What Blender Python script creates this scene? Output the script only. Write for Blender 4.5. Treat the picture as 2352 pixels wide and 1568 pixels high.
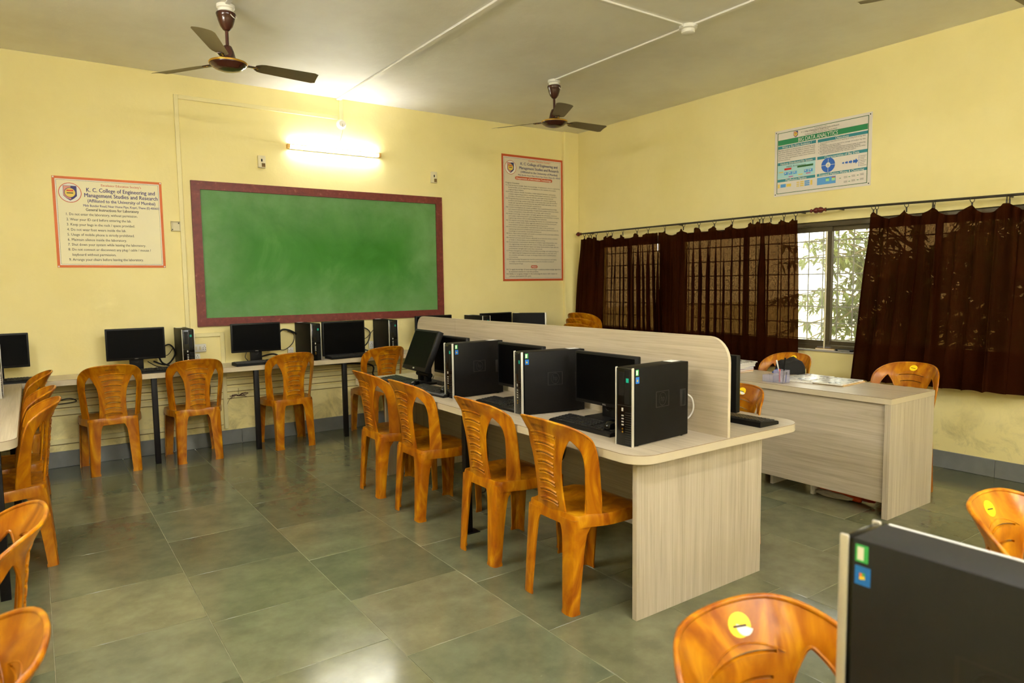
import bpy, bmesh, math, random
from mathutils import Vector, Matrix
from mathutils.geometry import delaunay_2d_cdt
for o in list(bpy.data.objects): bpy.data.objects.remove(o)
scene = bpy.context.scene
COL = scene.collection
PI = math.pi
random.seed(7)

# ------------------------------------------------------------------ camera
CAMH = 1.41
YAW, PITCH, ROLL = 0.61175, -0.08546, 0.01306
cam_d = bpy.data.cameras.new('camera'); cam = bpy.data.objects.new('camera', cam_d); COL.objects.link(cam)
cam_d.sensor_width = 36.0; cam_d.lens = 24.0; cam_d.clip_start = 0.02; cam_d.clip_end = 200
fw = Vector((math.sin(YAW)*math.cos(PITCH), math.cos(YAW)*math.cos(PITCH), math.sin(PITCH)))
ri0 = Vector((math.cos(YAW), -math.sin(YAW), 0)); dn0 = fw.cross(ri0)
ri = math.cos(ROLL)*ri0 + math.sin(ROLL)*dn0; dn = fw.cross(ri); up = -dn
cam.matrix_world = Matrix(((ri.x, up.x, -fw.x, 0), (ri.y, up.y, -fw.y, 0), (ri.z, up.z, -fw.z, CAMH), (0, 0, 0, 1)))
cam_d.dof.use_dof = True; cam_d.dof.focus_distance = 4.2; cam_d.dof.aperture_fstop = 4.5
scene.camera = cam

# ------------------------------------------------------------------ sky and exposure
w = bpy.data.worlds.new('sky'); scene.world = w; w.use_nodes = True
bg = w.node_tree.nodes['Background']; bg.inputs[0].default_value = (1.0, 0.97, 0.86, 1); bg.inputs[1].default_value = 3.2
vs = scene.view_settings
vs.view_transform = 'Standard'; vs.look = 'None'; vs.gamma = 1.0; vs.use_curve_mapping = False
vs.exposure = 1.27
TUBE = 66.0          # radiance of the fluorescent tubes

# ------------------------------------------------------------------ room measures
XL, XR, YB, YF, ZC = -0.75, 5.485, 6.416, -3.0, 3.184

# ------------------------------------------------------------------ materials
MATS = {}
def lin(r, g, b):
    f = lambda c: (c/255/12.92) if c/255 <= .04045 else ((c/255+.055)/1.055)**2.4
    return (f(r), f(g), f(b), 1)
def newmat(name):
    m = bpy.data.materials.new(name); m.use_nodes = True; MATS[name] = m
    nt = m.node_tree; b = nt.nodes['Principled BSDF']
    return m, nt, b
def N(nt, typ, **kw):
    n = nt.nodes.new(typ)
    for k, v in kw.items():
        if k.startswith('i_'):
            key = k[2:]
            n.inputs[int(key) if key.isdigit() else key.replace('_', ' ')].default_value = v
        else: setattr(n, k, v)
    return n
def plain(name, col, rough=.5, metal=0, spec=.5, noise=0, nscale=40, bump=0, bscale=300, emis=None):
    m, nt, b = newmat(name)
    b.inputs['Roughness'].default_value = rough; b.inputs['Metallic'].default_value = metal
    b.inputs['Specular IOR Level'].default_value = spec
    tc = N(nt, 'ShaderNodeTexCoord')
    nz = N(nt, 'ShaderNodeTexNoise', i_Scale=nscale, i_Detail=4.0); nt.links.new(tc.outputs['Object'], nz.inputs['Vector'])
    mx = N(nt, 'ShaderNodeMix', data_type='RGBA', blend_type='MIX')
    k = noise
    mx.inputs['A'].default_value = tuple(c*(1-k) for c in col[:3])+(1,)
    mx.inputs['B'].default_value = tuple(min(1, c*(1+k)) for c in col[:3])+(1,)
    nt.links.new(nz.outputs['Fac'], mx.inputs['Factor']); nt.links.new(mx.outputs['Result'], b.inputs['Base Color'])
    if bump:
        n2 = N(nt, 'ShaderNodeTexNoise', i_Scale=bscale, i_Detail=3.0); nt.links.new(tc.outputs['Object'], n2.inputs['Vector'])
        bp = N(nt, 'ShaderNodeBump', i_Strength=bump, i_Distance=.002); nt.links.new(n2.outputs['Fac'], bp.inputs['Height']); nt.links.new(bp.outputs['Normal'], b.inputs['Normal'])
    if emis:
        b.inputs['Emission Color'].default_value = col; b.inputs['Emission Strength'].default_value = emis
    return m
def ramp(nt, stops):
    r = N(nt, 'ShaderNodeValToRGB'); e = r.color_ramp.elements
    while len(e) < len(stops): e.new(.5)
    for el, (p, c) in zip(e, stops): el.position = p; el.color = c
    return r

def wall_mat(name, base, dark, stains):
    m, nt, b = newmat(name); L = nt.links.new
    b.inputs['Roughness'].default_value = .55; b.inputs['Specular IOR Level'].default_value = .25
    tc = N(nt, 'ShaderNodeTexCoord'); 
    n1 = N(nt, 'ShaderNodeTexNoise', i_Scale=1.3, i_Detail=5.0, i_Roughness=.6); L(tc.outputs['Object'], n1.inputs['Vector'])
    r1 = ramp(nt, [(.3, dark), (.62, base)]); L(n1.outputs['Fac'], r1.inputs['Fac'])
    out = r1.outputs['Color']
    if stains:   # grimy scuffs that belong to the lower wall
        sx = N(nt, 'ShaderNodeSeparateXYZ'); L(tc.outputs['Object'], sx.inputs[0])
        mr = N(nt, 'ShaderNodeMapRange'); mr.inputs['From Min'].default_value = .62; mr.inputs['From Max'].default_value = .1; L(sx.outputs['Z'], mr.inputs['Value'])
        n2 = N(nt, 'ShaderNodeTexNoise', i_Scale=5.0, i_Detail=9.0, i_Roughness=.72, i_Distortion=.6); L(tc.outputs['Object'], n2.inputs['Vector'])
        r2 = ramp(nt, [(.46, (0, 0, 0, 1)), (.66, (1, 1, 1, 1))]); L(n2.outputs['Fac'], r2.inputs['Fac'])
        mu = N(nt, 'ShaderNodeMath', operation='MULTIPLY'); L(r2.outputs['Color'], mu.inputs[0]); L(mr.outputs['Result'], mu.inputs[1])
        mu2 = N(nt, 'ShaderNodeMath', operation='MULTIPLY'); L(mu.outputs[0], mu2.inputs[0]); mu2.inputs[1].default_value = .55
        mx = N(nt, 'ShaderNodeMix', data_type='RGBA'); mx.inputs['B'].default_value = lin(120, 105, 60); L(mu2.outputs[0], mx.inputs['Factor']); L(out, mx.inputs['A']); out = mx.outputs['Result']
    L(out, b.inputs['Base Color'])
    n3 = N(nt, 'ShaderNodeTexNoise', i_Scale=9.0, i_Detail=6.0, i_Roughness=.6); L(tc.outputs['Object'], n3.inputs['Vector'])
    bp = N(nt, 'ShaderNodeBump', i_Strength=.25, i_Distance=.012); L(n3.outputs['Fac'], bp.inputs['Height']); L(bp.outputs['Normal'], b.inputs['Normal'])
    return m
wall_mat('wall_paint', lin(248, 234, 170), lin(240, 225, 157), True)
wall_mat('wall_paint_plain', lin(248, 234, 170), lin(240, 225, 157), False)
wall_mat('ceiling_paint', lin(248, 245, 238), lin(236, 231, 222), False)
plain('trunking_cream', lin(238, 226, 168), .45, noise=.03)
plain('trunking_white', lin(240, 236, 228), .4, noise=.02)
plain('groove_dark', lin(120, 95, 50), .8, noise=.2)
plain('skirting_stone', lin(118, 120, 118), .4, noise=.18, nscale=14, bump=.2, bscale=60)
plain('grout', lin(128, 124, 92), .7, noise=.55, nscale=24)
plain('mortar_bed', lin(60, 62, 50), .7, noise=.2)

def tile_mat():
    m, nt, b = newmat('kota_tile'); L = nt.links.new
    oi = N(nt, 'ShaderNodeObjectInfo'); tc = N(nt, 'ShaderNodeTexCoord')
    r0 = ramp(nt, [(0, lin(96, 99, 76)), (.3, lin(111, 112, 85)), (.6, lin(122, 121, 93)), (.85, lin(102, 110, 87)), (1, lin(130, 126, 97))]); L(oi.outputs['Random'], r0.inputs['Fac'])
    add = N(nt, 'ShaderNodeVectorMath', operation='ADD'); L(tc.outputs['Object'], add.inputs[0])
    sc = N(nt, 'ShaderNodeMath', operation='MULTIPLY'); L(oi.outputs['Random'], sc.inputs[0]); sc.inputs[1].default_value = 37.0; L(sc.outputs[0], add.inputs[1])
    n1 = N(nt, 'ShaderNodeTexNoise', i_Scale=7.0, i_Detail=8.0, i_Roughness=.62); L(add.outputs[0], n1.inputs['Vector'])
    r1 = ramp(nt, [(.35, lin(170, 172, 165)), (.7, lin(255, 255, 250))]); L(n1.outputs['Fac'], r1.inputs['Fac'])
    mx = N(nt, 'ShaderNodeMix', data_type='RGBA', blend_type='MULTIPLY'); mx.inputs['Factor'].default_value = .55; L(r0.outputs['Color'], mx.inputs['A']); L(r1.outputs['Color'], mx.inputs['B'])
    n2 = N(nt, 'ShaderNodeTexNoise', i_Scale=60.0, i_Detail=4.0); L(add.outputs[0], n2.inputs['Vector'])
    r2 = ramp(nt, [(.68, (0, 0, 0, 1)), (.78, (1, 1, 1, 1))]); L(n2.outputs['Fac'], r2.inputs['Fac'])
    mf = N(nt, 'ShaderNodeMath', operation='MULTIPLY'); L(r2.outputs['Color'], mf.inputs[0]); mf.inputs[1].default_value = .25
    m2 = N(nt, 'ShaderNodeMix', data_type='RGBA'); m2.inputs['B'].default_value = lin(150, 150, 120); L(mf.outputs[0], m2.inputs['Factor']); L(mx.outputs['Result'], m2.inputs['A']); L(m2.outputs['Result'], b.inputs['Base Color'])
    n3 = N(nt, 'ShaderNodeTexNoise', i_Scale=11.0, i_Detail=5.0); L(add.outputs[0], n3.inputs['Vector'])
    mr = N(nt, 'ShaderNodeMapRange'); mr.inputs['To Min'].default_value = .09; mr.inputs['To Max'].default_value = .24; L(n3.outputs['Fac'], mr.inputs['Value']); L(mr.outputs['Result'], b.inputs['Roughness'])
    bp = N(nt, 'ShaderNodeBump', i_Strength=.10, i_Distance=.004); L(n1.outputs['Fac'], bp.inputs['Height']); L(bp.outputs['Normal'], b.inputs['Normal'])
    b.inputs['Specular IOR Level'].default_value = .55
tile_mat()

def laminate(name, axis):
    m, nt, b = newmat(name); L = nt.links.new
    tc = N(nt, 'ShaderNodeTexCoord'); mp = N(nt, 'ShaderNodeMapping'); L(tc.outputs['Object'], mp.inputs['Vector'])
    s = [24.0, 24.0, 24.0]; s[axis] = .9; mp.inputs['Scale'].default_value = s
    n1 = N(nt, 'ShaderNodeTexNoise', i_Scale=1.0, i_Detail=7.0, i_Roughness=.68, i_Distortion=1.1); L(mp.outputs[0], n1.inputs['Vector'])
    r1 = ramp(nt, [(.25, lin(166, 151, 128)), (.5, lin(189, 176, 154)), (.75, lin(204, 192, 171))]); L(n1.outputs['Fac'], r1.inputs['Fac'])
    mp2 = N(nt, 'ShaderNodeMapping'); L(tc.outputs['Object'], mp2.inputs['Vector']); s2 = [150.0]*3; s2[axis] = 2.5; mp2.inputs['Scale'].default_value = s2
    n2 = N(nt, 'ShaderNodeTexNoise', i_Scale=1.0, i_Detail=3.0); L(mp2.outputs[0], n2.inputs['Vector'])
    r2 = ramp(nt, [(.3, lin(226, 222, 214)), (.6, (1, 1, 1, 1))]); L(n2.outputs['Fac'], r2.inputs['Fac'])
    mx = N(nt, 'ShaderNodeMix', data_type='RGBA', blend_type='MULTIPLY'); mx.inputs['Factor'].default_value = .6; L(r1.outputs['Color'], mx.inputs['A']); L(r2.outputs['Color'], mx.inputs['B']); L(mx.outputs['Result'], b.inputs['Base Color'])
    b.inputs['Roughness'].default_value = .34; b.inputs['Specular IOR Level'].default_value = .4
for i, a in enumerate('xyz'): laminate('laminate_'+a, i)
plain('edge_band', lin(198, 184, 156), .4, noise=.05, nscale=20)
plain('seam_dark', lin(120, 96, 66), .6)

def chair_mat():
    m, nt, b = newmat('chair_plastic'); L = nt.links.new
    tc = N(nt, 'ShaderNodeTexCoord'); oi = N(nt, 'ShaderNodeObjectInfo')
    add = N(nt, 'ShaderNodeVectorMath', operation='ADD'); L(tc.outputs['Object'], add.inputs[0]); L(oi.outputs['Location'], add.inputs[1])
    mp = N(nt, 'ShaderNodeMapping'); mp.inputs['Scale'].default_value = (9, 9, 3.5); L(add.outputs[0], mp.inputs['Vector'])
    n1 = N(nt, 'ShaderNodeTexNoise', i_Scale=1.0, i_Detail=4.0, i_Roughness=.5, i_Distortion=2.2); L(mp.outputs[0], n1.inputs['Vector'])
    r1 = ramp(nt, [(.30, lin(130, 64, 3)), (.47, lin(158, 92, 4)), (.60, lin(177, 113, 6)), (.75, lin(202, 145, 20))]); L(n1.outputs['Fac'], r1.inputs['Fac'])
    L(r1.outputs['Color'], b.inputs['Base Color']); b.inputs['Roughness'].default_value = .3; b.inputs['Specular IOR Level'].default_value = .28
    n2 = N(nt, 'ShaderNodeTexNoise', i_Scale=160.0); L(tc.outputs['Object'], n2.inputs['Vector'])
    bp = N(nt, 'ShaderNodeBump', i_Strength=.06, i_Distance=.002); L(n2.outputs['Fac'], bp.inputs['Height']); L(bp.outputs['Normal'], b.inputs['Normal'])
chair_mat()
plain('black_case', lin(13, 11, 9), .55, spec=.15, noise=.2, nscale=8, bump=.15, bscale=900)
plain('black_case_dusty', lin(27, 26, 25), .6, spec=.3, noise=.35, nscale=7, bump=.15, bscale=900)
plain('black_gloss', lin(8, 8, 8), .2, spec=.3, noise=.1)
plain('screen_black', lin(3, 3, 3), .45, spec=.06, noise=.1)
plain('black_matte', lin(13, 12, 11), .5, spec=.25, noise=.1)
plain('key_black', lin(28, 27, 25), .35, noise=.1)
plain('emboss_grey', lin(34, 31, 28), .45, spec=.3)
plain('silver_trim', lin(200, 195, 185), .35, metal=.35, noise=.03)
plain('sticker_teal', lin(0, 165, 140), .4)
plain('sticker_green', lin(60, 170, 90), .4, noise=.3, nscale=300)
plain('sticker_blue', lin(30, 110, 200), .35, noise=.2, nscale=200)
plain('sticker_yellow', lin(250, 215, 10), .35)
plain('sticker_orange', lin(240, 120, 40), .35)
plain('sticker_white', lin(235, 232, 228), .5)
plain('paper_white', lin(235, 232, 224), .6, noise=.02)
plain('black_metal', lin(15, 11, 10), .5, spec=.2, noise=.15)
plain('dark_metal', lin(70, 64, 54), .4, metal=.7, noise=.15)
plain('maroon_plastic', lin(92, 24, 18), .25, noise=.1)
plain('white_plastic', lin(232, 228, 216), .4, noise=.02)
plain('cream_plastic', lin(225, 215, 178), .5, noise=.05)
plain('hole_black', lin(15, 12, 10), .8)
plain('fan_brown', lin(62, 30, 20), .2, noise=.1)
plain('fan_gold', lin(190, 150, 60), .3, metal=.8)
plain('fan_blade', lin(150, 136, 104), .35, noise=.08)
plain('tube_glow', (.98, .99, 1, 1), .5, emis=TUBE)
plain('tube_holder', lin(235, 190, 110), .5)
plain('cable_black', lin(16, 15, 14), .45)
plain('cable_white', lin(210, 205, 195), .45)
plain('wire_brown', lin(84, 44, 28), .5)
plain('window_frame', lin(84, 74, 52), .45, metal=.3, noise=.15)
plain('grille_iron', lin(112, 108, 92), .6, noise=.2)
plain('sill_stone', lin(170, 165, 160), .4, noise=.15)
plain('bark', lin(110, 96, 70), .8, noise=.3)
plain('ground_sand', lin(205, 196, 160), .9, noise=.1, nscale=2)
plain('poster_cream', lin(242, 234, 196), .5, noise=.01)
plain('poster_grey', lin(222, 211, 188), .5, noise=.01)
plain('poster_pale', lin(232, 224, 216), .5, noise=.01)
plain('print_orange', lin(214, 104, 26), .5)
plain('print_rust', lin(198, 84, 38), .5)
plain('print_white', lin(240, 236, 226), .5)
plain('print_black', lin(50, 44, 36), .6)
plain('print_navy', lin(58, 48, 112), .6)
plain('print_red', lin(204, 90, 50), .6)
plain('print_green', lin(34, 136, 86), .5)
plain('print_teal', lin(50, 138, 152), .5)
plain('print_sky', lin(178, 222, 226), .5)
plain('print_blue', lin(48, 104, 200), .5)
plain('print_lightblue', lin(90, 160, 225), .5)
plain('print_scarlet', lin(214, 40, 30), .5)
plain('print_darkgreen', lin(30, 100, 40), .5)
plain('print_yellow', lin(236, 206, 90), .5)
plain('print_pink', lin(222, 150, 130), .5)
plain('print_magenta', lin(196, 90, 160), .5)
plain('print_mint', lin(170, 225, 165), .5)
plain('marker_ink', lin(58, 30, 12), .6)
plain('cloth_black', lin(20, 18, 18), .9, noise=.3, bump=.4, bscale=120)
plain('cloth_blue', lin(40, 70, 140), .8, noise=.1)
plain('bag_orange', lin(215, 78, 20), .3, noise=.25, nscale=12)
plain('bag_silver', lin(190, 184, 176), .3, noise=.1)
plain('book_yellow', lin(232, 176, 30), .5)
plain('book_blue', lin(60, 90, 170), .4)
plain('book_red', lin(210, 70, 40), .4)
plain('pen_white', lin(225, 225, 225), .35)
plain('pen_red', lin(190, 25, 25), .35)
plain('pen_blue', lin(40, 60, 150), .35)
plain('glint_white', lin(225, 225, 225), .9)

def magazine_mat():
    m, nt, b = newmat('magazine_cover'); L = nt.links.new
    tc = N(nt, 'ShaderNodeTexCoord'); n1 = N(nt, 'ShaderNodeTexNoise', i_Scale=14.0, i_Detail=3.0, i_Distortion=1.0); L(tc.outputs['Object'], n1.inputs['Vector'])
    r1 = ramp(nt, [(.40, lin(120, 120, 130)), (.47, lin(235, 232, 228)), (.68, lin(240, 238, 232)), (.78, lin(170, 190, 180))]); L(n1.outputs['Fac'], r1.inputs['Fac']); L(r1.outputs['Color'], b.inputs['Base Color']); b.inputs['Roughness'].default_value = .18
magazine_mat()
def board_mat():
    m, nt, b = newmat('board_green'); L = nt.links.new
    tc = N(nt, 'ShaderNodeTexCoord'); n1 = N(nt, 'ShaderNodeTexNoise', i_Scale=1.6, i_Detail=7.0, i_Roughness=.6, i_Distortion=.8); L(tc.outputs['Object'], n1.inputs['Vector'])
    r1 = ramp(nt, [(.32, lin(40, 108, 20)), (.55, lin(58, 124, 40)), (.78, lin(92, 146, 76))]); L(n1.outputs['Fac'], r1.inputs['Fac'])
    # chalk dust rubbed towards the frame
    sx = N(nt, 'ShaderNodeSeparateXYZ'); L(tc.outputs['Object'], sx.inputs[0])
    def edge(sock, half):
        a = N(nt, 'ShaderNodeMath', operation='ABSOLUTE'); L(sock, a.inputs[0])
        r = N(nt, 'ShaderNodeMapRange'); r.inputs['From Min'].default_value = half-.45; r.inputs['From Max'].default_value = half; L(a.outputs[0], r.inputs['Value']); return r.outputs['Result']
    mxm = N(nt, 'ShaderNodeMath', operation='MAXIMUM'); L(edge(sx.outputs['X'], 1.15), mxm.inputs[0]); L(edge(sx.outputs['Z'], .555), mxm.inputs[1])
    n2 = N(nt, 'ShaderNodeTexNoise', i_Scale=4.0, i_Detail=8.0, i_Roughness=.7); L(tc.outputs['Object'], n2.inputs['Vector'])
    mu = N(nt, 'ShaderNodeMath', operation='MULTIPLY'); L(mxm.outputs[0], mu.inputs[0]); L(n2.outputs['Fac'], mu.inputs[1])
    mx = N(nt, 'ShaderNodeMix', data_type='RGBA'); mx.inputs['B'].default_value = lin(138, 170, 126); mu2 = N(nt, 'ShaderNodeMath', operation='MULTIPLY'); L(mu.outputs[0], mu2.inputs[0]); mu2.inputs[1].default_value = .75; L(mu2.outputs[0], mx.inputs['Factor']); L(r1.outputs['Color'], mx.inputs['A']); L(mx.outputs['Result'], b.inputs['Base Color'])
    b.inputs['Roughness'].default_value = .5; b.inputs['Specular IOR Level'].default_value = .3
board_mat()
def frame_mat():
    m, nt, b = newmat('board_frame'); L = nt.links.new
    tc = N(nt, 'ShaderNodeTexCoord'); n1 = N(nt, 'ShaderNodeTexNoise', i_Scale=26.0, i_Detail=9.0, i_Roughness=.75); L(tc.outputs['Object'], n1.inputs['Vector'])
    r1 = ramp(nt, [(.35, lin(92, 30, 24)), (.6, lin(116, 42, 34)), (.72, lin(160, 108, 96)), (.82, lin(200, 176, 160))]); L(n1.outputs['Fac'], r1.inputs['Fac']); L(r1.outputs['Color'], b.inputs['Base Color']); b.inputs['Roughness'].default_value = .5
frame_mat()
def curtain_mat():
    m, nt, b = newmat('curtain_cloth'); L = nt.links.new
    out = nt.nodes['Material Output']; nt.nodes.remove(b)
    tc = N(nt, 'ShaderNodeTexCoord')
    n1 = N(nt, 'ShaderNodeTexNoise', i_Scale=3.0, i_Detail=6.0); L(tc.outputs['Object'], n1.inputs['Vector'])
    r1 = ramp(nt, [(.3, lin(34, 12, 4)), (.7, lin(44, 18, 6))]); L(n1.outputs['Fac'], r1.inputs['Fac'])
    d = N(nt, 'ShaderNodeBsdfDiffuse'); L(r1.outputs['Color'], d.inputs['Color'])
    t = N(nt, 'ShaderNodeBsdfTranslucent'); t.inputs['Color'].default_value = lin(84, 42, 16)
    tr = N(nt, 'ShaderNodeBsdfTransparent'); tr.inputs['Color'].default_value = lin(255, 196, 118)
    m1 = N(nt, 'ShaderNodeMixShader'); m1.inputs[0].default_value = .02; L(d.outputs[0], m1.inputs[1]); L(t.outputs[0], m1.inputs[2])
    wv = N(nt, 'ShaderNodeTexNoise', i_Scale=120.0, i_Detail=2.0); L(tc.outputs['Object'], wv.inputs['Vector'])
    mr = N(nt, 'ShaderNodeMapRange'); mr.inputs['From Min'].default_value = .35; mr.inputs['From Max'].default_value = .65; mr.inputs['To Min'].default_value = .006; mr.inputs['To Max'].default_value = .034; L(wv.outputs['Fac'], mr.inputs['Value'])
    m2 = N(nt, 'ShaderNodeMixShader'); L(mr.outputs['Result'], m2.inputs[0]); L(m1.outputs[0], m2.inputs[1]); L(tr.outputs[0], m2.inputs[2]); L(m2.outputs[0], out.inputs['Surface'])
curtain_mat()
def glass_mat(name, haze):
    m, nt, b = newmat(name); L = nt.links.new
    out = nt.nodes['Material Output']; nt.nodes.remove(b)
    tr = N(nt, 'ShaderNodeBsdfTransparent'); tr.inputs['Color'].default_value = (.95, .97, .95, 1)
    g = N(nt, 'ShaderNodeBsdfGlossy'); g.inputs['Roughness'].default_value = .05
    tl = N(nt, 'ShaderNodeBsdfTranslucent'); tl.inputs['Color'].default_value = (.9, .88, .75, 1)
    m0 = N(nt, 'ShaderNodeMixShader'); m0.inputs[0].default_value = .06; L(tr.outputs[0], m0.inputs[1]); L(g.outputs[0], m0.inputs[2])
    m1 = N(nt, 'ShaderNodeMixShader'); m1.inputs[0].default_value = haze; L(m0.outputs[0], m1.inputs[1]); L(tl.outputs[0], m1.inputs[2]); L(m1.outputs[0], out.inputs['Surface'])
glass_mat('window_glass', .02); glass_mat('dusty_glass', .05)
def acrylic():
    m, nt, b = newmat('acrylic'); L = nt.links.new
    out = nt.nodes['Material Output']
    tr = N(nt, 'ShaderNodeBsdfTransparent'); tr.inputs['Color'].default_value = (.95, .95, 1, 1)
    b.inputs['Base Color'].default_value = lin(215, 212, 225); b.inputs['Roughness'].default_value = .15
    mx = N(nt, 'ShaderNodeMixShader'); mx.inputs[0].default_value = .22; L(tr.outputs[0], mx.inputs[1]); L(b.outputs[0], mx.inputs[2]); L(mx.outputs[0], out.inputs['Surface'])
acrylic()
def leaf_mat():
    m, nt, b = newmat('leaf'); L = nt.links.new
    out = nt.nodes['Material Output']
    tc = N(nt, 'ShaderNodeTexCoord'); n1 = N(nt, 'ShaderNodeTexNoise', i_Scale=6.0); L(tc.outputs['Object'], n1.inputs['Vector'])
    r1 = ramp(nt, [(.3, lin(66, 80, 24)), (.7, lin(108, 118, 46))]); L(n1.outputs['Fac'], r1.inputs['Fac']); L(r1.outputs['Color'], b.inputs['Base Color']); b.inputs['Roughness'].default_value = .5
    t = N(nt, 'ShaderNodeBsdfTranslucent'); t.inputs['Color'].default_value = lin(92, 104, 26)
    mx = N(nt, 'ShaderNodeMixShader'); mx.inputs[0].default_value = .3; L(b.outputs[0], mx.inputs[1]); L(t.outputs[0], mx.inputs[2]); L(mx.outputs[0], out.inputs['Surface'])
leaf_mat()

# ------------------------------------------------------------------ mesh helpers
class MB:
    def __init__(s): s.v = []; s.f = []
    def add(s, verts, faces, M=None):
        n = len(s.v)
        for p in verts: s.v.append(tuple(M @ Vector(p)) if M else tuple(p))
        for f in faces: s.f.append(tuple(i+n for i in f))
        return s
    def bm(s, b, M=None):
        b.verts.ensure_lookup_table(); b.verts.index_update()
        s.add([v.co[:] for v in b.verts], [[v.index for v in f.verts] for f in b.faces], M); b.free(); return s
    def box(s, x0, x1, y0, y1, z0, z1, bev=0, seg=2, M=None):
        b = bmesh.new(); bmesh.ops.create_cube(b, size=1)
        for v in b.verts: v.co = Vector(((x0+x1)/2+v.co.x*(x1-x0), (y0+y1)/2+v.co.y*(y1-y0), (z0+z1)/2+v.co.z*(z1-z0)))
        if bev: bmesh.ops.bevel(b, geom=list(b.edges), offset=bev, segments=seg, affect='EDGES', profile=.5)
        return s.bm(b, M)
    def lathe(s, prof, n=20, c=(0, 0, 0), M=None, caps=True):
        vs, fs = [], []
        for r, z in prof:
            for i in range(n):
                a = 2*PI*i/n; vs.append((c[0]+r*math.cos(a), c[1]+r*math.sin(a), c[2]+z))
        for k in range(len(prof)-1):
            for i in range(n):
                j = (i+1) % n; fs.append((k*n+i, k*n+j, (k+1)*n+j, (k+1)*n+i))
        if caps:
            fs.append(tuple(reversed(range(n)))); fs.append(tuple((len(prof)-1)*n+i for i in range(n)))
        return s.add(vs, fs, M)
    def prism(s, pts, axis, a0, a1, M=None):
        """polygon pts extruded along axis ('x','y','z'); pts are the two other coordinates in order"""
        def mk(p, a): return {'x': (a, p[0], p[1]), 'y': (p[0], a, p[1]), 'z': (p[0], p[1], a)}[axis]
        n = len(pts); vs = [mk(p, a0) for p in pts]+[mk(p, a1) for p in pts]
        fs = [tuple(range(n)), tuple(range(2*n-1, n-1, -1))]+[(i, i+n, (i+1) % n+n, (i+1) % n) for i in range(n)]
        b = bmesh.new(); bv = [b.verts.new(v) for v in vs]
        for f in fs: b.faces.new([bv[i] for i in f])
        bmesh.ops.recalc_face_normals(b, faces=b.faces)
        return s.bm(b, M)
    def tube(s, pts, r, n=8, closed=False, M=None, caps=True):
        P = [Vector(p) for p in pts]; m = len(P); vs, fs = [], []
        rs = r if isinstance(r, (list, tuple)) else [r]*m
        prev = None
        for k in range(m):
            a = P[k-1] if (k > 0 or closed) else P[k]; c = P[(k+1) % m] if (k < m-1 or closed) else P[k]
            t = (c-a); t = t.normalized() if t.length > 1e-9 else Vector((0, 0, 1))
            if prev is None:
                u = t.orthogonal().normalized()
            else:
                u = prev-t*prev.dot(t); u = u.normalized() if u.length > 1e-6 else t.orthogonal().normalized()
            prev = u; w_ = t.cross(u)
            for i in range(n):
                an = 2*PI*i/n; vs.append(tuple(P[k]+(u*math.cos(an)+w_*math.sin(an))*rs[k]))
        R = m if closed else m-1
        for k in range(R):
            k2 = (k+1) % m
            for i in range(n):
                j = (i+1) % n; fs.append((k*n+i, k*n+j, k2*n+j, k2*n+i))
        if not closed and caps:
            fs.append(tuple(reversed(range(n)))); fs.append(tuple((m-1)*n+i for i in range(n)))
        return s.add(vs, fs, M)
    def disc(s, c, r, axis='y', n=24, thick=.0006, rz=None):
        rz = rz or r
        pts = [(c[0]+r*math.cos(2*PI*i/n), c[1]+rz*math.sin(2*PI*i/n)) for i in range(n)]
        return s.prism(pts, axis, c[2]-thick, c[2]+thick)
    def mesh(s, name, mat, smooth=True, ang=40):
        me = bpy.data.meshes.new(name); me.from_pydata(s.v, [], s.f); me.update()
        if smooth:
            me.polygons.foreach_set('use_smooth', [True]*len(me.polygons)); me.set_sharp_from_angle(angle=math.radians(ang))
        if mat: me.materials.append(MATS[mat])
        return me
    def build(s, name, mat, parent=None, smooth=True, ang=40, label=None, kind=None):
        o = bpy.data.objects.new(name, s.mesh(name, mat, smooth, ang)); COL.objects.link(o)
        if parent: o.parent = parent
        if label: o['label'] = label
        if kind: o['kind'] = kind
        return o
def tag(o, label, cat, group=None):
    o['label'] = label; o['category'] = cat
    if group: o['group'] = group
    return o
def thing(name, label, cat, loc=(0, 0, 0), rz=0, group=None, scale=None):
    o = bpy.data.objects.new(name, None); COL.objects.link(o); o.location = loc; o.rotation_euler = (0, 0, rz); o.empty_display_size = .1
    return tag(o, label, cat, group)
def copy_tree(o, parent=None):
    c = o.copy(); COL.objects.link(c)
    if parent: c.parent = parent
    for ch in list(o.children): copy_tree(ch, c)
    return c
def place(proto, first, loc, rz, label, group=None):
    o = proto if first else copy_tree(proto)
    o.location = loc; o.rotation_euler = (0, 0, rz); o['label'] = label
    if group: o['group'] = group
    return o
def struct(mb, name, mat, **k):
    return mb.build(name, mat, kind='structure', **k)
def box_obj(name, mat, b, parent=None, bev=0, **k): return MB().box(*b, bev=bev).build(name, mat, parent, **k)

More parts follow.
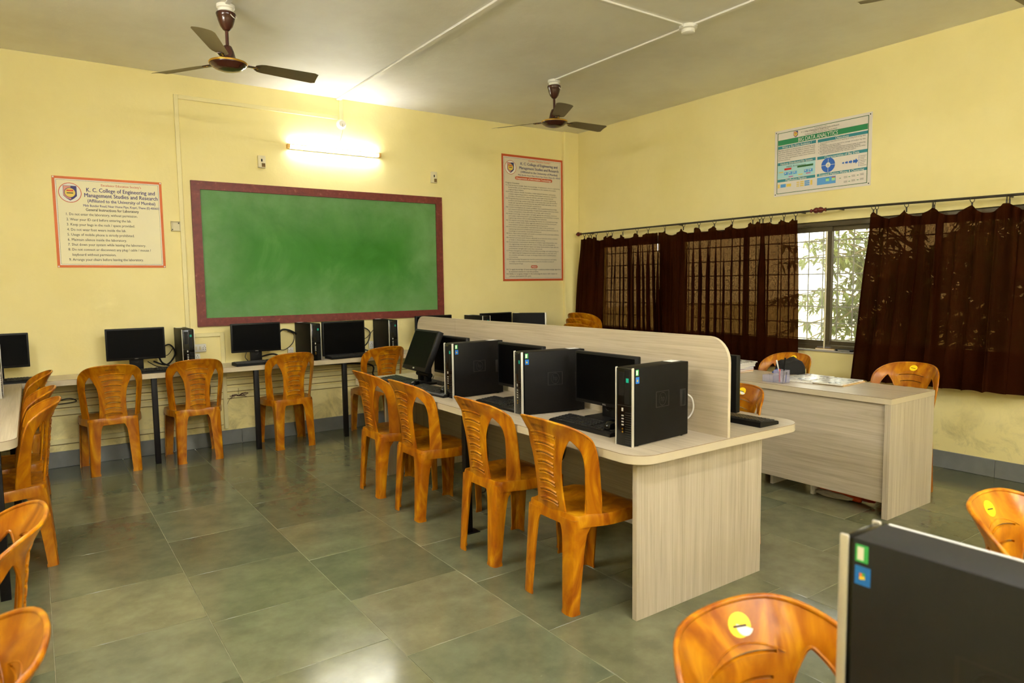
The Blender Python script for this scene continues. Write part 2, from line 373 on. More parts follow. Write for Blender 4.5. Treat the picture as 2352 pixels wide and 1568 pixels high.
_font_cache = {}
def text_into(mb, s, x, y, size, width=None, align='L', bold=0, M=None, z=0):
    """flat lettering in the xy plane of M; x,y baseline start"""
    cu = bpy.data.curves.new('t', 'FONT'); cu.body = s; cu.size = size; cu.resolution_u = 2; cu.fill_mode = 'FRONT'
    ob = bpy.data.objects.new('t', cu); me = bpy.data.meshes.new_from_object(ob)
    xs = [v.co.x for v in me.vertices] or [0]
    x0, x1 = min(xs), max(xs); k = (width/(x1-x0)) if width and x1 > x0 else 1
    W_ = (x1-x0)*k
    off = x-(0 if align == 'L' else W_/2 if align == 'C' else W_)
    for q, dx in enumerate((0,) if not bold else (-bold*size*1.6, 0, bold*size*1.6)):     # bold strokes: overprinted with a small shift
        mb.add([((v.co.x-x0)*k+off+dx, v.co.y+y, z+q*.00004) for v in me.vertices], [tuple(p.vertices) for p in me.polygons], M)
    bpy.data.objects.remove(ob); bpy.data.curves.remove(cu); bpy.data.meshes.remove(me)
def smooth_curve(pts, k=6, closed=False):
    """Catmull-Rom through pts"""
    P = [Vector(p) for p in pts]; n = len(P); out = []
    R = n if closed else n-1
    for i in range(R):
        p0 = P[(i-1) % n] if (i > 0 or closed) else P[i]; p1 = P[i]; p2 = P[(i+1) % n]; p3 = P[(i+2) % n] if (i+2 < n or closed) else p2
        for j in range(k):
            t = j/k; out.append(.5*((2*p1)+(p2-p0)*t+(2*p0-5*p1+4*p2-p3)*t*t+(3*p1-p0-3*p2+p3)*t**3))
    if not closed: out.append(P[-1])
    return out
def inside(p, poly):
    x, y = p; c = False; n = len(poly); j = n-1
    for i in range(n):
        xi, yi = poly[i][0], poly[i][1]; xj, yj = poly[j][0], poly[j][1]
        if (yi > y) != (yj > y) and x < (xj-xi)*(y-yi)/(yj-yi)+xi: c = not c
        j = i
    return c
def ss(a, b, x):
    t = max(0, min(1, (x-a)/(b-a))); return t*t*(3-2*t)

# ================================================================== THE ROOM
T = .2
# floor: stone slabs in staggered columns on a mortar bed
fl = struct(MB().box(XL, XR, YF, YB, -.12, -.006), 'floor', 'mortar_bed', smooth=False)
xs = [-.01-1.1+.55*i for i in range(0, 13)]
offs = [.12, .37, .0, .395, .24, .065, .3, .17, .42, .05, .33, .2, .1]
jnt = .0011
tilecache = {}
for i in range(len(xs)-1):
    x0, x1 = max(xs[i], XL), min(xs[i+1], XR)
    if x1-x0 < .05: continue
    y = YF-.56+offs[i] if i != 2 else YF-.56+.475
    while y < YB:
        y0, y1 = max(y, YF), min(y+.56, YB)
        if y1-y0 > .03:
            w_, d_ = x1-x0-2*jnt, y1-y0-2*jnt
            key = (round(w_, 3), round(d_, 3))
            if key not in tilecache: tilecache[key] = MB().box(-w_/2, w_/2, -d_/2, d_/2, -.006, 0, bev=.0012, seg=1).mesh('floor_tile', 'kota_tile')
            t = bpy.data.objects.new('floor_tile', tilecache[key]); COL.objects.link(t); t.parent = fl
            t.location = ((x0+x1)/2, (y0+y1)/2, random.uniform(-.0004, .0004))
        y += .56
MB().box(XL, XR, YF, YB, -.0059, -.0016).build('grout', 'grout', fl, smooth=False)
struct(MB().box(XL-T, XR+T, YF-T, YB+T, ZC, ZC+.15), 'ceiling', 'ceiling_paint', smooth=False)
wb = MB().box(XL-T, XR+T, YB, YB+T, 0, ZC); wb.box(5.265, XR, YB-.042, YB, 0, ZC, bev=.006)
struct(wb, 'wall_back', 'wall_paint', smooth=False)
struct(MB().box(XL-T, XL, YF, YB, 0, ZC), 'wall_left', 'wall_paint_plain', smooth=False)
struct(MB().box(XL-T, XR+T, YF-T, YF, 0, ZC), 'wall_front', 'wall_paint_plain', smooth=False)
# right wall with two window openings
WZ0, WZ1 = .795, 1.893
openings = [(4.86, 1.5), (6.1, 5.03)]
wr = MB(); ys = [YF, 1.5, 4.86, 5.03, 6.1, YB]
for a, b, o in zip(ys[:-1], ys[1:], (0, 1, 0, 1, 0)):
    if o: wr.box(XR, XR+T, a, b, 0, WZ0); wr.box(XR, XR+T, a, b, WZ1, ZC)
    else: wr.box(XR, XR+T, a, b, 0, ZC)
struct(wr, 'wall_right', 'wall_paint', smooth=False)

# stone skirting, one slab after another
def skirting(name, pieces):
    base = struct(pieces[0][0], name, 'skirting_stone')
    for mb, _ in pieces[1:]: mb.build('skirting_slab', 'skirting_stone', base)
def run(a, b, step, mk):
    out = []; p = a
    while p < b-.01:
        q = min(p+step, b); out.append((mk(p+.001, q-.001), 0)); p = q
    return out
skirting('baseboard_back', run(XL, 5.26, .56, lambda a, b: MB().box(a, b, YB-.014, YB-.001, 0, .128, bev=.002, seg=1)))
skirting('baseboard_right', run(.2, 6.37, .57, lambda a, b: MB().box(XR-.014, XR-.001, a, b, 0, .126, bev=.002, seg=1)))

# windows: sliding sashes, panes and an iron grille outside
def window(name, y0, y1, cuts):
    X = XR+.055
    f = MB()
    f.box(X-.03, X+.05, y0, y1, WZ1-.045, WZ1, bev=.003); f.box(X-.03, X+.05, y0, y1, WZ0+.012, WZ0+.055, bev=.003)
    f.box(X-.03, X+.05, y0, y0+.035, WZ0+.05, WZ1-.04, bev=.003); f.box(X-.03, X+.05, y1-.035, y1, WZ0+.05, WZ1-.04, bev=.003)
    fr = struct(f, name, 'window_frame')
    ed = [y0+.035]+cuts+[y1-.035]
    for k in range(len(ed)-1):
        a, b = ed[k]-.02*(k > 0), ed[k+1]+.02*(k < len(ed)-2); dx = .012 if k % 2 else -.008
        s = MB()
        for (p, q, r, t) in ((a, b, WZ1-.085, WZ1-.042), (a, b, WZ0+.05, WZ0+.09), (a, a+.04, WZ0+.09, WZ1-.085), (b-.04, b, WZ0+.09, WZ1-.085)):
            s.box(X+dx-.009, X+dx+.009, p, q, r, t, bev=.002, seg=1)
        so = s.build('sash', 'window_frame', fr)
        MB().box(X+dx-.002, X+dx+.002, a+.038, b-.038, WZ0+.088, WZ1-.083).build('pane', 'dusty_glass' if k % 2 == 0 else 'window_glass', so, smooth=False)
    st = MB().box(XR-.012, X-.03, y0, y1, WZ0-.001, WZ0+.012, bev=.002).build('window_sill', 'sill_stone', fr)
    XG = XR+.16
    vb = MB().tube([(0, 0, WZ0), (0, 0, WZ1)], .0055, 6).mesh('grille_bar', 'grille_iron')
    yy = y0+.07
    while yy < y1:
        o = bpy.data.objects.new('grille_bar', vb); COL.objects.link(o); o.parent = fr; o.location = (XG, yy, 0); yy += .135
    hb = MB().tube([(0, y0, 0), (0, y1, 0)], .0055, 6).mesh('grille_bar', 'grille_iron')
    zz = WZ0+.09
    while zz < WZ1:
        o = bpy.data.objects.new('grille_bar', hb); COL.objects.link(o); o.parent = fr; o.location = (XG-.006, 0, zz); zz += .142
    return fr
window('window_1', 1.5, 4.86, [2.36, 3.2, 4.03])
window('window_2', 5.03, 6.1, [5.57])
# thin pale pipe taped upright in front of the sash
p = thing('curtain_pipe', 'thin pale pipe taped upright between the two bare window panes', 'pipe', (XR-.004, 3.215, WZ0+.012))
MB().tube([(0.022, 0, 0), (.022, 0, 1.0)], .0065, 10).build('pipe', 'cream_plastic', p)
MB().box(.012, .034, -.06, .06, .012, .03, bev=.006).build('tape', 'acrylic', p)

# outdoors: ground and a leafy tree beyond the grille
struct(MB().box(XR+T, 60, -30, 40, -.9, -.6), 'ground', 'ground_sand', smooth=False)
def tree(loc, label, cluster):
    t = thing('tree', label, 'tree', loc)
    tr = MB(); rnd = random.Random(5)
    tr.tube(smooth_curve([(0, 0, 0), (.05, -.03, 1.2), (-.02, .05, 2.4), (.1, 0, 3.6)], 6), [.09-.0025*i for i in range(19)], 10)
    tr.build('trunk', 'bark', t)
    br = MB(); lf = MB()
    for (cx_, cy_, cz_, nb) in cluster:
        for b in range(nb):
            s = Vector((rnd.uniform(-.1, .1), rnd.uniform(-.1, .1), rnd.uniform(cz_*.6, cz_+.3)))
            e = Vector((cx_+rnd.uniform(-.45, .45), cy_+rnd.uniform(-.5, .5), cz_+rnd.uniform(-.6, .6)))
            mid = (s+e)/2+Vector((rnd.uniform(-.1, .1), rnd.uniform(-.1, .1), .18))
            P = smooth_curve([s, mid, e], 6); br.tube(P, [.014-.0009*i for i in range(len(P))], 5)
            for q in range(32):
                k = rnd.uniform(.45, 1); p0 = P[min(int(k*(len(P)-1)), len(P)-1)]
                d = Vector((rnd.uniform(-1, 1), rnd.uniform(-1, 1), rnd.uniform(-1, .35))).normalized(); L_ = rnd.uniform(.08, .15); w_ = L_*.15
                side = d.cross(Vector((rnd.uniform(-.5, .5), rnd.uniform(-.5, .5), 1))).normalized(); nn = d.cross(side)
                pts = [p0, p0+d*L_*.3+side*w_, p0+d*L_*.65+side*w_*.8-Vector((0, 0, .012)), p0+d*L_-Vector((0, 0, .03)), p0+d*L_*.65-side*w_*.8-Vector((0, 0, .012)), p0+d*L_*.3-side*w_]
                lf.add([tuple(x) for x in pts], [(0, 1, 2, 3), (0, 3, 4, 5)])
    br.build('branch', 'bark', t); lf.build('foliage', 'leaf', t, smooth=False, kind='stuff')
tree((8.1, 3.6, -.6), 'leafy tree with long narrow leaves outside the window grille', [(-.75, .35, 2.2, 26), (-.5, .0, 1.6, 18), (-.62, .33, 1.9, 20), (-.6, .22, 1.25, 14), (-.95, .65, 1.5, 10), (-.8, .9, 1.9, 15), (-.9, 1.0, 1.1, 8), (-.6, -.9, 2.2, 34), (-.3, -1.6, 1.8, 30)])

def shrub(loc, rx, ry, rz_, n, label):
    t = thing('shrub', label, 'shrub', loc); rnd = random.Random(21); lf, st = MB(), MB()
    for k in range(9):
        a = rnd.uniform(0, 6.28); st.tube(smooth_curve([(0, 0, 0), (rx*.3*math.cos(a), ry*.3*math.sin(a), rz_*.9), (rx*.7*math.cos(a), ry*.7*math.sin(a), rz_*1.6)], 5), .012, 5)
    while n > 0:
        q = Vector((rnd.uniform(-1, 1), rnd.uniform(-1, 1), rnd.uniform(-1, 1)))
        if q.length > 1: continue
        p0 = Vector((q.x*rx, q.y*ry, rz_+q.z*rz_)); d = Vector((rnd.uniform(-1, 1), rnd.uniform(-1, 1), rnd.uniform(-1, .4))).normalized(); L_ = rnd.uniform(.12, .2); sd = d.cross(Vector((rnd.uniform(-.6, .6), rnd.uniform(-.6, .6), 1))).normalized()*L_*.2
        lf.add([tuple(x) for x in (p0, p0+d*L_*.35+sd, p0+d*L_, p0+d*L_*.35-sd)], [(0, 1, 2, 3)]); n -= 1
    st.build('stem', 'bark', t); lf.build('foliage', 'leaf', t, smooth=False, kind='stuff')
shrub((6.65, 1.6, -.6), .42, 1.25, 1.55, 6000, 'dense leafy shrub added outside to darken the curtain')  # foliage added to block daylight behind the curtain

# ------------------------------------------------------------------ trunking
def trunk(name, segs, mat, label, cat='trunking', group=None):
    root = None
    if len(segs) > 1:
        root = thing(name, label, cat, (0, 0, 0), 0, group)
        for s in segs: MB().box(*s, bev=.003, seg=1).build('channel', mat, root)
        return root
    else:
        o = MB().box(*segs[0], bev=.003, seg=1).build(name, mat); tag(o, label, cat, group); return o
yw = YB-.013
trunk('cable_channel', [(1.07, 1.105, yw-.0015, YB-.0005, .66, 3.02), (1.105, 2.50, yw, YB-.0005, 2.985, 3.02)], 'trunking_cream', 'cream cable trunking turning from beside the chalkboard along under the ceiling')
trunk('lamp_trunking', [(2.515, 2.55, yw, YB-.0005, 2.985, ZC-.0005)], 'trunking_cream', 'short cream trunking from the ceiling down to the round pull switch')
trunk('socket_trunking', [(1.345, 1.38, yw-.004, YB-.0005, .145, 1.01), (1.105, 1.345, yw-.004, YB-.0005, .975, 1.01)], 'trunking_cream', 'cream trunking bent around the switch sockets under the chalkboard corner')
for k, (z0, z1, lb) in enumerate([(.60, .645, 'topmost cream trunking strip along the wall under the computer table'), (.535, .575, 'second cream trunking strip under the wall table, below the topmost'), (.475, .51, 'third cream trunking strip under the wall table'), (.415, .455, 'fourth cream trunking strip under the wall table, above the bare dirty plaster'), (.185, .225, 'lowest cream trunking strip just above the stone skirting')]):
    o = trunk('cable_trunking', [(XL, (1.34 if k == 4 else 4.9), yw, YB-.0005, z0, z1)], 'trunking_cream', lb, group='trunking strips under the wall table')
    MB().box(XL, (1.34 if k == 4 else 4.9), YB-.004, YB-.0005, z0-.0055, z0).build('dark_line', 'groove_dark', o, smooth=False, label='dark strip along the lower edge')  # thin dark brown strip below each trunking run
trunk('ceiling_trunking', [(2.49, 2.535, -1.5, YB-.001, ZC-.016, ZC-.0005)], 'trunking_white', 'white ceiling trunking running from above the tube light')
trunk('fan_trunking', [(3.855, 3.885, 1.5, 4.80, ZC-.014, ZC-.0005), (1.2, 3.855, 3.305, 3.335, ZC-.014, ZC-.0005)], 'trunking_white', 'white ceiling trunking branching at the bare ceiling rose to the ceiling fan')
trunk('ceiling_conduit', [(1.10, 1.13, 1.0, 4.64, ZC-.014, ZC-.0005)], 'trunking_white', 'white ceiling trunking leading to the fan in front of the chalkboard')

# ------------------------------------------------------------------ chalkboard
BX0, BX1, BZ0, BZ1 = 1.166, 3.603, 1.067, 2.317
b = thing('chalkboard', 'large green chalkboard in a worn maroon wooden frame', 'chalkboard', ((BX0+BX1)/2, YB, (BZ0+BZ1)/2))
hw, hh, fwid = (BX1-BX0)/2, (BZ1-BZ0)/2, .072
MB().box(-hw+.05, hw-.05, -.012, -.001, -hh+.05, hh-.05).build('writing_surface', 'board_green', b, smooth=False)
for nm, pts in (('top', [(-hw, hh), (hw, hh), (hw-fwid, hh-fwid), (-hw+fwid, hh-fwid)]), ('bottom', [(-hw, -hh), (-hw+fwid, -hh+fwid), (hw-fwid, -hh+fwid), (hw, -hh)]),
                ('l', [(-hw, -hh), (-hw, hh), (-hw+fwid, hh-fwid), (-hw+fwid, -hh+fwid)]), ('r', [(hw, -hh), (hw-fwid, -hh+fwid), (hw-fwid, hh-fwid), (hw, hh)])):
    MB().prism(pts, 'y', -.028, -.001).build('frame_rail', 'board_frame', b, smooth=False)

# ------------------------------------------------------------------ posters
def rect(mb, x0, x1, y0, y1, z): mb.add([(x0, y0, z), (x1, y0, z), (x1, y1, z), (x0, y1, z)], [(0, 1, 2, 3)])
def ring_rect(mb, W, H, a, b_, z):
    for (x0, x1, y0, y1) in ((a, W-a, a, b_), (a, W-a, H-b_, H-a), (a, b_, b_, H-b_), (W-b_, W-a, b_, H-b_)): rect(mb, x0, x1, y0, y1, z)
def disc2(mb, cx_, cy_, r, z, n=32, r2=None):
    if r2: mb.add([(cx_+q*math.cos(2*PI*i/n), cy_+q*math.sin(2*PI*i/n), z) for q in (r2, r) for i in range(n)], [(i, (i+1) % n, n+(i+1) % n, n+i) for i in range(n)])
    else: mb.add([(cx_+r*math.cos(2*PI*i/n), cy_+r*math.sin(2*PI*i/n), z) for i in range(n)], [tuple(range(n))])
def poly2(mb, pts, z): mb.add([(x, y, z) for x, y in pts], [tuple(range(len(pts)))])
def pill(mb, x0, x1, y0, y1, z):
    r = (y1-y0)/2; cy_ = (y0+y1)/2
    poly2(mb, [(x1-r+r*math.cos(a), cy_+r*math.sin(a)) for a in [(-.5+k/8)*PI for k in range(9)]]+[(x0+r-r*math.cos(a), cy_-r*math.sin(a)) for a in [(-.5+k/8)*PI for k in range(9)]], z)
class Poster:
    def __init__(s, name, label, W, H, M, board):
        s.W, s.H = W, H; s.root = thing(name, label, 'poster'); s.root.matrix_world = M; s.layers = {}; s.texts = set()
        MB().box(0, W, 0, H, .0008, .004, bev=.0006, seg=1).build('sheet', board, s.root, smooth=False)
    def L(s, mat): return s.layers.setdefault(mat, MB())
    def text(s, t, u, v, size, width=None, mat='print_black', align='L', bold=0, z=.0052):
        s.texts.add(mat); text_into(s.L(mat), t, u*s.W, (1-v)*s.H-size*.35, size, width*s.W if width else None, align, bold, z=z)
    def done(s, names):
        for m, mb in s.layers.items():
            if m in s.texts or len(mb.f) > 40: mb.build(names.get(m, 'print'), m, s.root, smooth=False, kind='stuff')
            elif names.get(m) == 'border': mb.build('border', m, s.root, smooth=False, kind='stuff')
            else:
                for f in mb.f: MB().add([mb.v[i] for i in f], [tuple(range(len(f)))]).build(names.get(m, 'printed_shape'), m, s.root, smooth=False)
def crest(P, cx_, cy_, r, ring):
    if ring: disc2(P.L('print_white'), cx_, cy_, r, .0047); disc2(P.L(ring), cx_, cy_, r*1.04, .0048, r2=r*.97)
    k = r*.72
    sh = [(-.85, 1), (.85, 1), (.85, -.45), (.45, -.85), (0, -1.15), (-.45, -.85), (-.85, -.45)]
    poly2(P.L('print_navy'), [(cx_+x*k, cy_+y*k) for x, y in sh], .0049)
    poly2(P.L('print_pink'), [(cx_-.8*k, cy_+.95*k), (cx_+.1*k, cy_+.95*k), (cx_+.1*k, cy_-1.0*k), (cx_-.4*k, cy_-.8*k), (cx_-.8*k, cy_-.4*k)], .0050)
    disc2(P.L('print_navy'), cx_, cy_, k*.74, .00505); disc2(P.L('print_yellow'), cx_, cy_, k*.66, .0051)
    rect(P.L('print_scarlet'), cx_-k*.42, cx_+k*.42, cy_+k*.22, cy_+k*.4, .0052)
    rect(P.L('print_black'), cx_-k*.4, cx_+k*.4, cy_-k*.12, cy_+k*.02, .0052)
MB_back = lambda x, z: Matrix(((1, 0, 0, x), (0, 0, -1, YB), (0, 1, 0, z), (0, 0, 0, 1)))
MB_right = lambda y, z: Matrix(((0, 0, -1, XR), (-1, 0, 0, y), (0, 1, 0, z), (0, 0, 0, 1)))

# rules poster
W, H = .762, .706
P = Poster('rules_poster', 'square cream notice board with an orange border listing laboratory instructions', W, H, MB_back(.182, 1.576), 'poster_cream')
ring_rect(P.L('print_orange'), W, H, .0, .019, .0045); ring_rect(P.L('print_white'), W, H, .019, .024, .0045); ring_rect(P.L('print_black'), W, H, .0265, .028, .0046)
crest(P, .145*W+.004, .825*H, .074, 'print_red')
P.text("Excelssior Education Society's", .43, .075, .026, .37, 'print_red', bold=0.0060)
P.text('K. C. College of Engineering and', .295, .133, .045, .635, 'print_navy', bold=0.0100)
P.text('Management Studies and Research', .275, .192, .045, .68, 'print_navy', bold=0.0100)
P.text('(Affiliated to the University of Mumbai)', .30, .253, .036, .63, 'print_navy', bold=0.0080)
P.text('Mith Bunder Road, Near Hume Pipe, Kopri, Thane (E)-400603', .26, .308, .026, .705, 'print_navy', bold=0.0070)
P.text('General Instructions for Laboratory', .28, .353, .031, .485, bold=0.0100)
for t, u, v, wd in [('1. Do not enter the laboratory, without permission.', .105, .408, .645), ('2. Wear your ID card before entering the lab.', .105, .466, .585), ('3. Keep your bags in the rack / space provided.', .105, .522, .615), ('4. Do not wear foot wears inside the lab.', .105, .578, .53), ('5. Usage of mobile phone is strictly prohibited.', .105, .633, .605), ('6. Maintain silence inside the laboratory.', .105, .689, .53), ('7. Shut down your system while leaving the laboratory.', .105, .743, .71), ('8. Do not connect or disconnect any plug / cable / mouse /', .105, .798, .755), ('keyboard without permission.', .138, .855, .39), ('9. Arrange your chairs before leaving the laboratory.', .105, .910, .68)]:
    P.text(t, u, v, .0285, wd, bold=0.0030)
for u, v in ((.012, .012), (.988, .012), (.012, .988), (.988, .988)): disc2(P.L('sticker_white'), u*W, v*H, .006, .0056, 12)
P.done({'print_orange': 'border', 'print_navy': 'heading', 'print_black': 'lettering', 'print_red': 'heading', 'sticker_white': 'screw_caps'})

# outcomes poster
W, H = .878, 1.42
P = Poster('outcomes_poster', 'tall narrow notice board with a rust border and dense small print near the corner', W, H, MB_back(4.386, 1.432), 'poster_grey')
ring_rect(P.L('print_rust'), W, H, 0, .025, .0045); ring_rect(P.L('print_white'), W, H, .025, .031, .0045); ring_rect(P.L('print_black'), W, H, .034, .036, .0046)
crest(P, .14*W, .90*H, .075, 'print_rust')
P.text("Excelsior Education Society's", .43, .034, .026, .36, 'print_red', bold=0.0060)
P.text('K. C. College of Engineering and', .30, .062, .044, .61, 'print_navy', bold=0.0100)
P.text('Management Studies and Research', .28, .095, .044, .65, 'print_navy', bold=0.0100)
P.text('(Affiliated to the University of Mumbai)', .30, .127, .034, .61, 'print_navy', bold=0.0080)
P.text('Mith Bunder Road, Near Hume Pipe, Kopri, Thane (E)- 400603', .26, .152, .024, .70, 'print_navy', bold=0.0060)
pill(P.L('print_rust'), .21*W, .82*W, (1-.192)*H, (1-.166)*H, .0046)
P.text('Department of Information Technology', .515, .179, .030, .57, 'print_white', 'C', bold=0.0100)
P.text('Program Outcomes', .06, .221, .022, .215, bold=0.0060)
body = [('01) Engineering knowledge: Apply the knowledge of mathematics, science, engineering', .90), ('fundamentals, and an engineering specialization to the solution of complex', .78), ('engineering problems', .24), ('02) Problem analysis: Identify, formulate, review research literature, and analyze', .83), ('complex engineering problems reaching substantiated conclusions using first', .79), ('principles of mathematics, natural sciences, and engineering sciences', .73), ('03) Design/development of solutions: Design solutions for complex engineering', .83), ('problems and design system components or processes that meet the specified', .80), ('needs with appropriate consideration for the public health and safety, and the', .79), ('cultural, societal, and environmental considerations', .53), ('04) Conduct investigations of complex problems: Use research-based knowledge', .85), ('and research methods including design of experiments, analysis and interpretation', .83), ('of data, and synthesis of the information to provide valid conclusions', .69), ('05) Modern tool usage: Create, select, and apply appropriate techniques, resources,', .85), ('and modern engineering and IT tools including prediction and modeling to complex', .83), ('engineering activities with an understanding of the limitations', .62), ('06) The engineer and society: Apply reasoning informed by the contextual knowledge', .86), ('to assess societal, health, safety, legal and cultural issues and the consequent', .79), ('responsibilities relevant to the professional engineering practice', .64), ('07) Environment and sustainability: Understand the impact of the professional', .80), ('engineering solutions in societal and environmental contexts, and demonstrate the', .82), ('knowledge of, and need for sustainable development', .53), ('08) Ethics: Apply ethical principles and commit to professional ethics and responsibilities', .88), ('and norms of the engineering practice', .39), ('09) Individual and team work: Function effectively as an individual, and as a member', .86), ('or leader in diverse teams, and in multidisciplinary settings', .59), ('10) Communication: Communicate effectively on complex engineering activities with', .85), ('the engineering community and with society at large, such as, being able to', .76), ('comprehend and write effective reports and design documentation, make effective', .82), ('presentations, and give and receive clear instructions', .54), ('11) Project management and finance: Demonstrate knowledge and understanding of', .87), ('the engineering and management principles and apply these to ones own work,', .79), ('as a member and leader in a team, to manage projects and in multidisciplinary', .78), ('environments', .14), ('12) Life-long learning: Recognize the need for, and have the preparation and ability', .84), ('to engage in independent and life-long learning in the broadest context of', .74), ('technological change', .22)]
for i, (t, wd) in enumerate(body):
    P.text(t, .06 if t[0].isdigit() else .10, .239+i*.01725, .0175, wd*.985 if t[0].isdigit() else wd, bold=0.0020)
pill(P.L('print_rust'), .45*W, .56*W, (1-.897)*H, (1-.873)*H, .0046)
P.text('PSO', .505, .8855, .026, .075, 'print_white', 'C', bold=0.0100)
for t, u, v, wd in [('01) To apply knowledge of latest technology to analyze problem design algorithm', .055, .9065, .90), ('& implement solution for real time problem.', .095, .9245, .48), ('02) Ability to recognize changes in the technology & science with respect to', .055, .942, .84), ('software development life cycle.', .095, .960, .36)]:
    P.text(t, u, v, .020, wd, bold=0.0080)
P.done({'print_rust': 'border', 'print_navy': 'heading', 'print_black': 'lettering', 'print_red': 'heading'})

# big data poster
W, H = .86, .57
P = Poster('infographic_poster', 'white landscape poster with a green title band headed BIG DATA ANALYTICS', W, H, MB_right(3.71, 2.143), 'poster_pale')
def R(m, u0, u1, v0, v1, z=.0046): rect(P.L(m), u0*W, u1*W, (1-v1)*H, (1-v0)*H, z)
for (a, b_, c, d) in ((.032, .968, .038, .046), (.032, .968, .954, .962), (.032, .038, .038, .962), (.962, .968, .038, .962)): R('print_darkgreen', a, b_, c, d)
crest(P, .235*W, .905*H, .034, None)
P.text('Excelsior Education Society\'s', .5, .062, .011, .13, align='C'); P.text('K. C. College of Engineering and Management Studies and Research', .49, .085, .016, .39, align='C', bold=0.0060)
P.text('(Affiliated to the University of Mumbai)', .5, .108, .011, .16, align='C'); P.text('Mith Bunder Road, Near Hume Pipe, Kopri, Thane (E)-400603', .5, .13, .014, .33, align='C')
R('print_green', .04, .96, .149, .227); P.text('BIG DATA ANALYTICS', .47, .189, .048, .41, 'print_white', 'C', bold=0.0020)
for t, u0, u1, v0, v1, wd in [('What is Big Data Analytics ?', .04, .455, .240, .285, .32), ('Objectives', .472, .962, .244, .287, .13), ('Hadoop Distributed File System', .04, .455, .490, .534, .35), ('Characteristics of Big Data', .472, .962, .494, .537, .34), ('MapReduce Pipeline', .04, .455, .744, .785, .23), ('Frequent Pattern Mining & Clustering', .472, .962, .743, .782, .44)]:
    R('print_teal', u0, u1, v0, v1); P.text(t, (u0+u1)/2, (v0+v1)/2, .026, wd, 'print_white', 'C', bold=0.0060)
for i, t in enumerate(['Big data analytics is the process of examining large', 'and varied data sets (i.e. big data) to uncover hidden', 'patterns, unknown correlations, market trends,', 'customer preferences and other useful information', 'that can help organizations make more-informed', 'business decisions.']):
    P.text(t, .047, .308+i*.029, .015, .40 if i < 5 else .135)
for i, (t, wd) in enumerate([('1. To provide an overview of an exciting growing field of big data', .46), ('   analytics.', .07), ('2. To introduce the tools required to manage and analyze big data', .46), ('   like Hadoop, NoSql Map-Reduce', .21), ('3. To teach the fundamental techniques and principles in achieving', .46), ('   big data analytics with scalability and streaming capability.', .40), ('4. To enable students to have skills that will help them to solve', .46), ('   complex real-world problems in for decision support.', .36)]):
    P.text(t, .482 if t[0] != ' ' else .497, .302+i*.0225, .0135, wd)
R('print_sky', .04, .452, .537, .735); P.text('HDFS Architecture', .245, .565, .018, .21, align='C', bold=0.0050)
R('print_scarlet', .115, .195, .585, .615, .0048); R('print_darkgreen', .26, .43, .575, .603, .0048)
for u in (.115, .165, .215, .335, .385): R('print_lightblue', u, u+.042, .645+.0, .688, .0048)
for u in (.122, .172, .222, .342, .395): R('print_white', u, u+.012, .652, .667, .0049)
for m, u, v in (('print_yellow', .055, .63), ('print_yellow', .27, .70), ('print_magenta', .165, .712), ('print_magenta', .355, .697)): R(m, u, u+.05, v, v+.014, .0048)
R('print_yellow', .045, .065, .815, .875); R('print_lightblue', .075, .135, .82, .87); R('print_yellow', .145, .195, .825, .868)
for k in range(3):
    R('print_yellow', .255, .285, .815+.028*k, .829+.028*k); R('print_yellow', .295, .335, .813+.028*k, .831+.028*k); R('print_lightblue', .342, .395, .811+.028*k, .831+.028*k)
R('print_yellow', .405, .425, .815, .885)
disc2(P.L('print_blue'), .585*W, .367*H, .060, .0047); disc2(P.L('print_white'), .585*W, .367*H, .021, .0049)
R('print_white', .583, .587, .545, .735, .0048); R('print_white', .51, .66, .630, .636, .0048)
P.text('Big', .585, .625, .011, None, align='C', z=.0053); P.text('Data', .585, .645, .011, None, align='C', z=.0053)
for k, (u, s) in enumerate([(.725, .010), (.755, .013), (.79, .016), (.83, .022)]):
    poly2(P.L('print_blue'), [(u*W, .362*H-s*.5), (u*W+s, .362*H-s*.5), (u*W+s, .362*H-s), (u*W+s*1.9, .362*H), (u*W+s, .362*H+s), (u*W+s, .362*H+s*.5), (u*W, .362*H+s*.5)], .0047)
for k in range(7): R('print_black', .895, .955-.01*(k % 3), .575+k*.022, .579+k*.022)
for k in range(7): R('print_blue', .882, .889, .572+k*.022, .582+k*.022)
R('print_lightblue', .475, .665, .80, .905); R('print_mint', .565, .60, .825, .865, .0048); R('print_mint', .625, .66, .825, .865, .0048); R('print_teal', .565, .60, .812, .825, .0048); R('print_red', .625, .66, .812, .825, .0048)
for (u, v) in ((.745, .83), (.82, .825), (.9, .82), (.745, .895), (.82, .89), (.9, .885)):
    for k in range(3): R('print_black', u, u+.035, v+k*.010, v+k*.010+.003)
for (u, v) in ((.70, .843), (.79, .838), (.87, .833), (.79, .903), (.87, .898)): R('print_green', u, u+.018, v, v+.008)
for u, v in ((.018, .03), (.982, .03), (.018, .97), (.982, .97)): disc2(P.L('hole_black'), u*W, v*H, .005, .0056, 12)
P.done({'print_green': 'title_band', 'print_teal': 'heading_bands', 'print_black': 'lettering', 'print_white': 'heading', 'print_darkgreen': 'border', 'hole_black': 'screws'})

